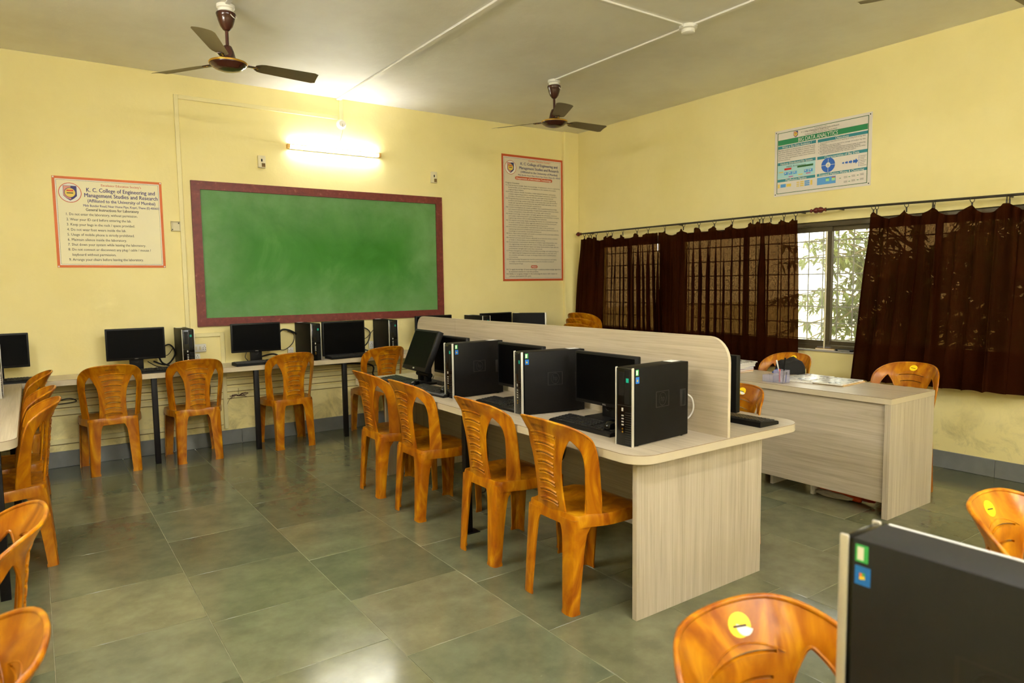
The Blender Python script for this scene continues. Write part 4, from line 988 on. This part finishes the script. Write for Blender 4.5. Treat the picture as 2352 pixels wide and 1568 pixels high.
td = thing('teacher_desk', 'pale wood-laminate teacher desk with a recessed front panel near the curtains', 'desk', (4.011, 1.926, 0))
top_slab([(0, 0), (.54, 0), (.54, 1.8), (0, 1.8)], ZD-.036, ZD, td, 'laminate_y')
for y in (0, 1.764): MB().box(0, .54, y+.0006, y+.036-.0006, 0, ZD-.0365, bev=.001, seg=1).build('side_panel', 'laminate_z', td)
MB().box(.018, .036, .036, 1.764, .09, ZD-.036, bev=.001, seg=1).build('front_panel', 'laminate_y', td)
for y in (.535, .835): MB().box(.12, .5, y, y+.02, 0, .12).build('pedestal_foot', 'trunking_white', td)
pd = MB().box(.04, .52, .535, .855, .12, ZD-.036, bev=.002).build('pedestal', 'laminate_z', td)
for k in range(3): MB().box(.52, .536, .54, .85, .13+.18*k, .30+.18*k, bev=.003).build('drawer_front', 'laminate_y', pd)

def wall_table(name, label, poly, ztop, legs, th=.042, mat='laminate_x'):
    t = thing(name, label, 'table', (0, 0, 0)); top_slab(poly, ztop-th, ztop, t, mat)
    for (x, y) in legs: MB().box(x-.02, x+.02, y-.02, y+.02, 0, ztop-th, bev=.002).build('leg', 'black_metal', t)
    return t
ZW = .735
wall_table('computer_table', 'long narrow laminate table with black legs along the chalkboard wall', [(-.09, 6.03), (4.8, 6.02), (4.8, YB-.014), (-.09, YB-.014)], ZW, [(.76, 6.06), (1.545, 6.052), (2.335, 6.045), (3.12, 6.045), (3.9, 6.045), (4.7, 6.045)])
wall_table('side_table', 'laminate side table with a rounded corner running up to the chalkboard wall', rrect(XL+.002, -.092, 3.75, YB-.014, .09, 8, (0, 0, 0, 1)), ZW, [(-.175, 3.80), (-.14, 5.1), (-.14, 6.3), (-.6, 3.80)], mat='laminate_y')
wall_table('side_table', 'second side table along the same wall, nearer the camera, only its leg in view', rrect(XL+.002, -.23, .7, 3.35, .09, 8, (1, 0, 0, 1)), ZW, [(-.31, .8), (-.31, 3.25), (-.66, .8), (-.66, 3.25)], mat='laminate_y')
wall_table('near_table', 'laminate table carrying the tower closest to the camera', rrect(.78, 3.4, -.16, .53, .05), .708, [(.85, .46), (.85, -.1), (3.3, .46), (3.3, -.1)])

# ================================================================== COMPUTERS
def tower(kind=0):
    """local: front faces -y, x 0..0.095 (width), depth +y; origin front-bottom-left"""
    Wt, Dt, Ht = .096, .375, .334
    t = thing('computer_tower', '', 'computer')
    MB().box(.002, Wt-.002, .014, Dt, .004, Ht, bev=.0025).build('case', 'black_case', t)
    fr = MB().box(.0045, Wt-.0045, -.002, .0145, .002, Ht-.002, bev=.003).build('front_bezel', 'black_gloss', t)
    for x in (.0, Wt-.0055): MB().box(x, x+.0055, -.0055, .0075, 0, Ht+.001, bev=.0022).build('silver_trim', 'silver_trim', t)
    MB().box(.008, Wt-.008, -.0032, -.0015, .172, .174).build('bezel_line', 'emboss_grey', fr)
    MB().box(.018, .048, -.0030, -.0015, .215, .315, bev=.0006, seg=1).build('drive_bay', 'black_matte', fr)
    MB().box(.05, .078, -.0030, -.0015, .18, .325, bev=.0006, seg=1).build('optical_drive', 'black_matte', fr)
    MB().box(.060, .074, -.0040, -.0028, .272, .290).build('teal_sticker', 'sticker_teal', fr, label='teal square sticker')
    MB().box(.034, .044, -.0036, -.0018, .148, .163, bev=.0008, seg=1).build('badge', 'silver_trim', fr)
    for k in range(4): MB().box(.034, .046, -.0032, -.0018, .088+.013*k, .0935+.013*k).build('usb_port', 'silver_trim', fr)
    for z in (.06, .073): MB().disc((.040, z, -.0026), .0042, 'y', 12, .0009).build('audio_jack', 'fan_gold', fr)
    gr = MB()
    for k in range(14):
        z = .012+.010*k
        gr.box(.054, .088, -.0028, -.0015, z, z+.0035)
    gr.build('vent_grille', 'emboss_grey', fr)
    sx_ = Wt-.002
    a = MB().box(sx_-.0002, sx_+.0006, .018, .036, .301, .326).build('energy_sticker', 'sticker_green', t, label='green energy sticker')
    MB().box(sx_+.0004, sx_+.0009, .021, .030, .304, .323).build('sticker_print', 'sticker_white', a)
    bs = MB().box(sx_-.0002, sx_+.0006, .018, .040, .268, .295, bev=.0).build('system_sticker', 'sticker_blue', t, label='blue sticker with a four-colour flag')
    for (yy, zz, m) in ((.0265, .283, 'sticker_orange'), (.0305, .284, 'sticker_green'), (.0265, .278, 'sticker_yellow'), (.0305, .279, 'sticker_yellow')): MB().box(sx_+.0004, sx_+.0009, yy-.002, yy+.002, zz-.0022, zz+.0022).build('flag_print', m, bs)
    e = MB(); 
    for q in ((.15, .155, .15, .22), (.235, .24, .15, .22), (.15, .24, .15, .153), (.15, .24, .217, .22)): e.box(sx_-.0006, sx_+.0002, q[0], q[1], q[2], q[3])
    e.tube([(sx_, .195+.024*math.cos(2*PI*k/24), .185+.028*math.sin(2*PI*k/24)) for k in range(24)], .0012, 5, closed=True)
    tm = MB(); text_into(tm, 'hp', 0, 0, .038, .026, 'C', bold=.0)
    e.add([(sx_+.0008, .195+x, .176+y) for x, y, z in tm.v], tm.f); e.build('embossed_logo', 'emboss_grey', t, smooth=False)
    h_ = MB().box(sx_-.004, sx_+.0012, .315, .358, .135, .215, bev=.004).build('latch_recess', 'emboss_grey', t)
    MB().box(sx_-.004, sx_+.0022, .330, .353, .140, .210, bev=.004).build('latch', 'black_matte', h_)
    MB().box(.01, .06, .30, .362, Ht-.0005, Ht+.0006).build('top_label', 'sticker_white', t)
    for (x, y) in ((.012, .04), (.084, .04), (.012, .34), (.084, .34)): MB().lathe([(.006, 0), (.006, .006)], 10, c=(x, y, 0)).build('rubber_foot', 'black_matte', t)
    return t
tw0 = tower()
def put_tower(x, y, z, deg, label, group, fst=False): return place(tw0, fst, (x, y, z), math.radians(deg), label, group)
GT = 'desktop towers on the centre desk'
# on the centre desk the front faces -x: rotate -90 degrees (local -y -> -x, local x -> -y)
put_tower(2.016, 2.107, ZD, -90+4, 'black tower with silver trim at the end of the centre desk', GT, True)
put_tower(2.085, 2.952, ZD, -90-11, 'black tower on the centre desk between the two Dell monitors', GT)
put_tower(2.05, 3.645, ZD, -90+2, 'black tower on the centre desk beside the pair of keyboards', GT)
GW = 'desktop towers on the wall table'
put_tower(.975, 6.037, ZW, 0, 'black tower with silver trim beside the switch sockets on the wall table', GW)
put_tower(2.03, 6.033, ZW, 4, 'black tower on the wall table just before the square monitor', GW)
put_tower(2.79, 6.035, ZW, 0, 'black tower on the wall table under the chalkboard corner nearest the windows', GW)
put_tower(3.86, 6.035, ZW, 0, 'tower top showing above the divider next to a wall-table monitor', GW)
put_tower(4.74, 6.09, ZW, 50, 'turned tower with stickers on the wall table, nearest the stacked chairs', GW)
put_tower(-.19, 5.26, ZW, 86, 'tower on the side table with its silver edge at the picture border', GW)
nt_ = put_tower(1.035, .512, .708, 180, 'large blurred black tower with dusty top closest to the camera', 'near tower')
for c_ in nt_.children:
    if c_.name.startswith('case'): c_.material_slots[0].link = 'OBJECT'; c_.material_slots[0].material = MATS['black_case_dusty']
MB().box(.0015, .006, .02, .37, .3335, .3348).build('dust_glint', 'glint_white', nt_, label='dust and painted glint along the top edge')  # white strip paints a bright glint along the dusty top edge

def monitor(kind):
    """local: screen faces -y; origin on the table under the stand"""
    if kind == 'wide': Wm, Hm, z0, by = .418, .252, .103, .0
    elif kind == 'dell': Wm, Hm, z0, by = .445, .266, .072, .0
    else: Wm, Hm, z0, by = .415, .322, .016, .0
    t = thing('monitor', '', 'monitor')
    pn = MB().box(-Wm/2, Wm/2, -.018, .012, z0, z0+Hm, bev=.004).build('bezel', 'black_matte', t)
    MB().box(-Wm/2+.04, Wm/2-.04, .010, .034, z0+.04, z0+Hm-.04, bev=.008).build('back_cover', 'black_matte', pn)
    MB().box(-Wm/2+.012, Wm/2-.012, -.0188, -.017, z0+.018, z0+Hm-.012).build('screen', 'screen_black', pn, smooth=False)
    if kind != 'square':
        tm = MB(); text_into(tm, 'DELL', 0, 0, .0105, .026, 'C', bold=.02); MB().add([(x, -.0186, z0+.0055+y) for x, y, z in tm.v], tm.f).build('brand_lettering', 'silver_trim', pn, smooth=False)
    else: MB().box(-.012, .012, -.0187, -.0175, z0+.006, z0+.011).build('badge', 'silver_trim', pn)
    nk = MB().box(-.05, .05, .012, .04, .012, z0+.07, bev=.006).build('stand_neck', 'black_matte', t)
    MB().tube([(.018*math.cos(2*PI*k/16), .0105, z0-.012+.014*math.sin(2*PI*k/16)) for k in range(16)], .002, 5, closed=True).build('cable_hole', 'emboss_grey', nk)
    MB().prism(rrect(-.105, .105, -.075, .105, .03), 'z', 0, .014).build('stand_base', 'black_matte', t)
    return t
mw, md, ms = monitor('wide'), monitor('dell'), monitor('square')
GM = 'monitors on the wall table'
YM = 6.19
place(mw, True, (.662, YM, ZW), math.radians(-1), 'black widescreen Dell monitor on the wall table nearest the instructions notice', GM)
place(mw, False, (1.594, YM, ZW), math.radians(-1), 'black widescreen Dell monitor on the wall table under the chalkboard', GM)
place(ms, True, (2.395, YM, ZW), 0, 'squarer black monitor set low on the wall table before the pulled-out keyboard', GM)
place(mw, False, (-.245, YM, ZW), math.radians(2), 'black monitor in the corner where the side table meets the wall table', GM)
place(mw, False, (3.36, YM, ZW), 0, 'wall-table monitor showing past the rounded far end of the divider', GM)
place(mw, False, (4.13, YM, ZW), math.radians(3), 'wall-table monitor top showing over the divider between two towers', GM)
GC = 'monitors on the centre desk'
place(md, True, (2.335, 2.505, ZD), -PI/2, 'black widescreen Dell monitor behind the tower at the end of the centre desk', GC)
place(md, False, (2.335, 3.235, ZD), -PI/2, 'black widescreen Dell monitor in the middle of the centre desk', GC)
place(md, False, (2.335, 4.05, ZD), -PI/2, 'black widescreen monitor on the centre desk next to the tilted monitor', GC)
place(md, False, (2.63, 2.17, ZD+.012), PI/2, 'monitor seen edge-on behind the divider of the centre desk', GC)
# older monitor leaning back on a two-pillar stand
t = thing('tilted_monitor', 'older black monitor leaning back on a chunky stand on the centre desk', 'monitor', (2.235, 4.27, ZD), math.radians(-92))
Mt = Matrix.Translation((0, -.02, .2)) @ Matrix.Rotation(math.radians(-23), 4, 'X') @ Matrix.Rotation(math.radians(0), 4, 'Y')
pn = MB().box(-.185, .185, -.022, .02, -.118, .18, bev=.005, M=Mt).build('bezel', 'black_matte', t)
MB().box(-.17, .17, -.0228, -.021, -.09, .165, M=Mt).build('screen', 'screen_black', pn, smooth=False)
MB().box(-.012, .012, -.0232, -.0215, -.108, -.098, M=Mt).build('badge', 'silver_trim', pn)
MB().box(-.11, .11, .018, .05, -.06, .12, bev=.012, M=Mt).build('back_cover', 'black_matte', pn)
MB().box(-.045, .045, .0, .04, .06, .16, bev=.01).build('stand_neck', 'black_matte', t)
MB().tube([(-.10, -.0, .062), (.10, .0, .062)], .018, 10).build('hinge_bar', 'black_matte', t)
for x in (-.055, .04): MB().box(x-.02, x+.02, -.015, .03, .01, .062, bev=.004).build('stand_pillar', 'black_matte', t)
MB().prism(rrect(-.12, .12, -.10, .09, .03), 'z', 0, .014).build('stand_base', 'black_matte', t)

def keyboard():
    t = thing('keyboard', '', 'keyboard'); L_, D_ = .44, .145
    MB().prism([(-D_/2, 0), (D_/2, 0), (D_/2, .024), (D_/2-.008, .028), (-D_/2+.01, .018), (-D_/2, .013)], 'x', -L_/2, L_/2).build('body', 'black_matte', t, ang=30)
    ks = MB()
    for r_ in range(6):
        y = D_/2-.022-r_*.0195; z = .0262-(r_)*.0016
        x = -L_/2+.01; widths = [.0165]*24
        if r_ == 5: widths = [.022, .018, .02, .1, .02, .018, .022, .0]+[.0165]*7
        k = 0
        while x < L_/2-.025 and k < len(widths):
            w_ = widths[k]
            if w_ > 0 and not (.268-L_/2 < x < .276-L_/2): ks.box(x, x+w_, y-.0078, y+.0078, z-.004, z+.005, bev=.0018, seg=1)
            x += w_+.0022; k += 1
    ks.build('keys', 'key_black', t, ang=30, kind='stuff')
    return t
kb = keyboard()
GK = 'keyboards on the centre desk'
place(kb, True, (2.150, 2.43, ZD), math.radians(-90), 'black keyboard with a mouse on it beside the tower at the desk end', GK)
place(kb, False, (2.155, 3.13, ZD), math.radians(-90), 'black keyboard between the second and third towers of the centre desk', GK)
place(kb, False, (2.075, 3.84, ZD), math.radians(-86), 'black keyboard behind the chair back, beside the farthest tower of the centre desk', GK)
place(kb, False, (2.115, 4.38, ZD), math.radians(-90), 'black keyboard in front of the tilted monitor', GK)
place(kb, False, (2.838, 2.14, ZD), math.radians(90), 'black keyboard on the desk half behind the divider', GK)
GK2 = 'keyboards on the wall tables'
place(kb, False, (.72, 6.105, ZW), math.radians(2), 'black keyboard in front of the monitor nearest the instructions notice', GK2)
place(kb, False, (1.60, 6.105, ZW), math.radians(3), 'black keyboard under the wall monitor below the chalkboard', GK2)
place(kb, False, (2.42, 6.10, ZW), math.radians(5), 'black keyboard pushed against the squarer wall monitor', GK2)
place(kb, False, (-.25, 6.11, ZW), math.radians(0), 'black keyboard in the table corner by the instructions notice wall', GK2)
def mouse():
    t = thing('mouse', '', 'mouse'); b_ = bmesh.new(); bmesh.ops.create_uvsphere(b_, u_segments=18, v_segments=12, radius=1)
    for v in b_.verts:
        x, y, z = v.co; s = 1-.12*y
        v.co = (x*.031*s, y*.056, max(z, -.25)*.030*(1-.12*y)+.0075)
    bmesh.ops.recalc_face_normals(b_, faces=b_.faces)
    bd = MB().bm(b_).build('shell', 'black_gloss', t, ang=60); MB().box(-.0035, .0035, .026, .040, .026, .034, bev=.0018).build('scroll_wheel', 'emboss_grey', bd)
    return t
ms_ = mouse(); GMo = 'computer mice'
place(ms_, True, (2.16, 2.275, ZD+.024), math.radians(-80), 'black mouse lying on the keyboard by the tower at the desk end', GMo)
place(ms_, False, (2.165, 2.995, ZD+.024), math.radians(-90), 'black mouse at the keyboard end behind the middle tower', GMo)
place(ms_, False, (2.10, 3.715, ZD+.024), math.radians(-70), 'black mouse on the keyboard beside the farthest tower of the centre desk', GMo)
place(ms_, False, (2.085, 4.115, ZD+.008), math.radians(-60), 'shiny black mouse between the two far keyboards of the centre desk', GMo)
place(ms_, False, (-.0, 6.14, ZW), math.radians(20), 'black mouse on the table corner by the side chairs', GMo)

# ------------------------------------------------------------------ cables
def cable(pts, r, label, mat='cable_black', group='black cables', k=6):
    P = smooth_curve(pts, k); o = MB().tube([tuple(q-Vector(pts[0])) for q in P], r, 6).build('cable', mat); o.location = pts[0]; tag(o, label, 'cable', group); return o
zt = ZW+.008
cable([(.80, 6.33, .80), (.90, 6.34, .765), (.97, 6.36, .85), (.93, 6.37, .93), (.85, 6.37, .88), (.86, 6.33, .79), (.93, 6.28, .752)], .007, 'thick black cable coil beside the first wall monitor')
cable([(.76, 6.35, .80), (.82, 6.30, .76), (.90, 6.26, .748), (.96, 6.31, .752)], .004, 'thin black cable trailing behind the first wall monitor')
cable([(.84, 6.34, .86), (.91, 6.37, .84), (.96, 6.38, .90)], .003, 'thin cable hanging across the thick coil by the wall tower')
cable([(1.80, 6.34, .90), (1.86, 6.36, 1.00), (1.94, 6.37, 1.00), (2.03, 6.38, .95)], .009, 'thick black cable looping up from the chalkboard monitor to the tower')
cable([(1.78, 6.34, .86), (1.88, 6.36, .82), (1.97, 6.37, .88), (1.985, 6.38, .96), (1.93, 6.38, .99)], .004, 'thin black cable loop between the monitor and tower below the chalkboard')
cable([(1.66, 6.30, .78), (1.76, 6.25, .80), (1.84, 6.2, .755), (1.93, 6.16, .742)], .008, 'black cable lying from the chalkboard monitor across the table')
cable([(1.52, 6.24, .83), (1.50, 6.2, .79), (1.54, 6.22, .745)], .003, 'short thin cable dropping behind the chalkboard monitor')
cable([(2.60, 6.36, .96), (2.67, 6.37, .99), (2.74, 6.37, .94), (2.72, 6.37, .85), (2.66, 6.35, .80)], .006, 'black cable loop between the squarer monitor and the last board tower')
cable([(2.60, 6.35, .90), (2.69, 6.37, .88), (2.78, 6.38, .96)], .003, 'thin cable crossing to the last tower under the chalkboard')
cable([(2.58, 6.30, .80), (2.66, 6.22, .77), (2.74, 6.16, .743)], .008, 'black cable slanting to the table beside the squarer monitor')
cable([(2.40, 2.09, ZD+.10), (2.43, 2.08, ZD+.06), (2.455, 2.06, ZD+.10), (2.44, 2.055, ZD+.16), (2.40, 2.07, ZD+.19)], .004, 'white cable loop behind the tower at the desk end', 'cable_white', 'white cables')
cable([(2.28, 2.98, ZD+.12), (2.22, 3.02, ZD+.085), (2.19, 3.03, ZD+.03)], .0025, 'thin mouse cable arching beside the middle tower')
cable([(2.30, 3.88, ZD+.006), (2.34, 4.1, ZD+.006), (2.30, 4.25, ZD+.008), (2.36, 4.36, ZD+.03)], .003, 'thin cable along the desk behind the farthest tower')
cable([(2.33, 4.22, .93), (2.38, 4.20, .90), (2.39, 4.17, .85), (2.34, 4.18, .82)], .006, 'cable bowing out behind the tilted monitor')
cable([(2.45, 4.0, .66), (2.44, 4.06, .45), (2.44, 3.95, .33), (2.44, 3.82, .35), (2.44, 3.8, .55), (2.45, 3.85, .66)], .014, 'thick black cable coil hanging under the far half of the centre desk')
cable([(2.45, 3.85, .40), (2.44, 3.78, .28), (2.42, 3.77, .05), (2.40, 3.80, .006)], .005, 'black cable dropping to the floor under the centre desk')
cable([(2.46, 3.05, .66), (2.44, 3.06, .45), (2.44, 3.01, .39), (2.44, 2.97, .44), (2.45, 2.95, .62)], .006, 'black cable loop under the centre desk behind the chair by the metal leg')
cable([(2.20, 6.36, .66), (2.72, 6.37, .62), (2.75, 6.35, .52), (2.79, 6.34, .48), (2.84, 6.35, .55), (2.82, 6.36, .66)], .008, 'black adapter cable hanging under the wall table behind the half-hidden chair')
cable([(1.19, 6.35, .66), (1.22, 6.34, .55), (1.205, 6.34, .44), (1.15, 6.34, .40)], .012, 'black cable hanging under the wall table behind the second chair')
cable([(.0, 6.36, .53), (.12, 6.36, .54), (.2, 6.36, .55), (.24, 6.365, .52), (.1, 6.365, .51)], .004, 'loose cable end along the trunking behind the side chairs')

# ================================================================== THINGS ON THE TEACHER DESK AND SILL
ph = thing('pen_holder', 'clear acrylic pen holder on the teacher desk', 'pen holder', (4.115, 2.735, ZD+.0005), math.radians(0))
def open_box(mb, x0, x1, y0, y1, z1, t_=.003):
    for q in ((x0, x1, y0, y1, 0, t_), (x0, x0+t_, y0, y1, 0, z1), (x1-t_, x1, y0, y1, 0, z1), (x0, x1, y0, y0+t_, 0, z1), (x0, x1, y1-t_, y1, 0, z1)): mb.box(*q)
b_ = MB(); open_box(b_, -.04, .04, -.07, 0, .085); b_.build('pen_cup', 'acrylic', ph, smooth=False)
b_ = MB(); open_box(b_, -.04, .04, .001, .085, .045); b_.build('card_tray', 'acrylic', ph, smooth=False)
def pen(x, y, dx, dy, L_, mat, label):
    t = thing('pen', label, 'pen', (x, y, ZD+.005), 0, 'pens in the pen holder'); d = Vector((dx, dy, 1)).normalized()
    MB().tube([(0, 0, 0), tuple(d*L_*.72)], .0045, 8).build('barrel', mat, t); MB().tube([tuple(d*L_*.70), tuple(d*L_)], .0052, 8).build('cap', 'black_matte' if mat != 'pen_white' else 'pen_white', t)
pen(4.115, 2.700, 0, .28, .15, 'pen_white', 'white marker leaning in the pen holder'); pen(4.125, 2.695, .0, -.08, .165, 'black_matte', 'black pen standing upright in the pen holder')
pen(4.10, 2.705, .05, .02, .125, 'pen_red', 'red pen in the pen holder'); pen(4.125, 2.675, .02, -.06, .07, 'pen_blue', 'short blue pen in the pen holder')
def book(name, x, y, z, w_, d_, h_, deg, cover, label, group, pages='paper_white'):
    t = thing(name, label, 'book' if name != 'magazine' else 'magazine', (x, y, z), math.radians(deg), group)
    MB().box(-w_/2+.002, w_/2-.002, -d_/2+.002, d_/2-.002, .0012, h_-.0012).build('pages', pages, t, smooth=False)
    for z0 in (0, h_-.0012): MB().box(-w_/2, w_/2, -d_/2, d_/2, z0, z0+.0012).build('cover', cover, t, smooth=False)
    return t
e = .0006
book('magazine', 4.36, 2.655, ZD+e, .29, .21, .014, 4, 'magazine_cover', 'glossy magazine lying next to the pen holder', 'magazines on the teacher desk')
book('magazine', 4.37, 2.66, ZD+.0152, .28, .205, .006, -3, 'magazine_cover', 'upper glossy magazine of the pair next to the pen holder', 'magazines on the teacher desk')
book('magazine', 4.39, 2.455, ZD+e, .30, .215, .006, 3, 'book_yellow', 'yellow-edged magazine under the open prints on the teacher desk', 'magazines on the teacher desk')
book('magazine', 4.375, 2.46, ZD+.0072, .30, .215, .009, 3, 'magazine_cover', 'white glossy magazine on top of the yellow one on the teacher desk', 'magazines on the teacher desk')
z = ZD+e
for k, (h_, c, w_, lb) in enumerate([(.010, 'book_yellow', .21, 'yellow book at the bottom of the stack on the teacher desk'), (.014, 'book_red', .22, 'red-spined book second in the stack on the teacher desk'), (.012, 'book_blue', .20, 'blue book in the middle of the stack on the teacher desk'), (.020, 'paper_white', .24, 'thick white sheaf near the top of the book stack'), (.012, 'paper_white', .23, 'thin white sheaf on the book stack'), (.006, 'magazine_cover', .25, 'loose cover on top of the book stack')]):
    book('book', 4.36, 3.28-.004*k, z, w_, .22, h_, (k*7) % 11-5, c, lb, 'stack of books on the teacher desk'); z += h_+.0006
book('notebook', XR-.0-.005+.02, 3.20, WZ0+.0125, .03, .17, .012, 0, 'book_yellow', 'yellow notebook lying on the window sill', 'things on the sill')
t = thing('black_box', 'flat black box lying on the window sill', 'box', (XR+.012, 3.03, WZ0+.0125)); MB().box(-.015, .015, -.075, .075, 0, .016, bev=.003).build('body', 'black_matte', t); MB().box(-.0165, -.0148, -.05, .05, .004, .011).build('silver_strip', 'silver_trim', t)
t = thing('bottle', 'dark bottle on the window sill peeking out from the curtain edge', 'bottle', (XR+.005, 2.915, WZ0+.0125)); MB().lathe([(.018, 0), (.02, .01), (.02, .14), (.013, .165), (.011, .175)], 16).build('body', 'black_gloss', t); MB().lathe([(.013, .175), (.013, .198)], 14).build('cap', 'black_matte', t)

# cloth bag heaped on the chair behind the desk
def heap(rx, ry, rz_, seed, amp=.18):
    b_ = bmesh.new(); bmesh.ops.create_icosphere(b_, subdivisions=4, radius=1); rnd = random.Random(seed)
    w_ = [(Vector((rnd.uniform(-1, 1), rnd.uniform(-1, 1), rnd.uniform(-1, 1)))*(3 if _ < 3 else 7), rnd.uniform(0, 6)) for _ in range(7)]
    for v in b_.verts:
        k = 1+amp*sum(math.sin(d.dot(v.co)+q) for d, q in w_)/3; c = v.co*k; v.co = (c.x*rx, c.y*ry, max(c.z, -.55)*rz_)
    return MB().bm(b_)
t = thing('cloth_bag', 'black cloth bag heaped on the chair behind the teacher desk', 'bag', (4.60, 2.96, .436)); 
o = heap(.10, .15, .20, 4, .24).build('cloth', 'cloth_black', t, ang=180); o.location = (0, 0, .15)
o = heap(.06, .07, .15, 9).build('blue_lining', 'cloth_blue', t, ang=180); o.location = (-.07, .055, .155)
# snack packet pushed under the desk
t = thing('plastic_packet', 'crumpled orange and silver plastic packet under the teacher desk', 'packet', (4.215, 2.305, 0)); 
o = heap(.045, .16, .05, 12, .35).build('orange_film', 'bag_orange', t, ang=25); o.location = (0, 0, .034)
o = heap(.022, .13, .028, 14, .2).build('silver_film', 'bag_silver', t, ang=25); o.location = (-.05, .03, .019)
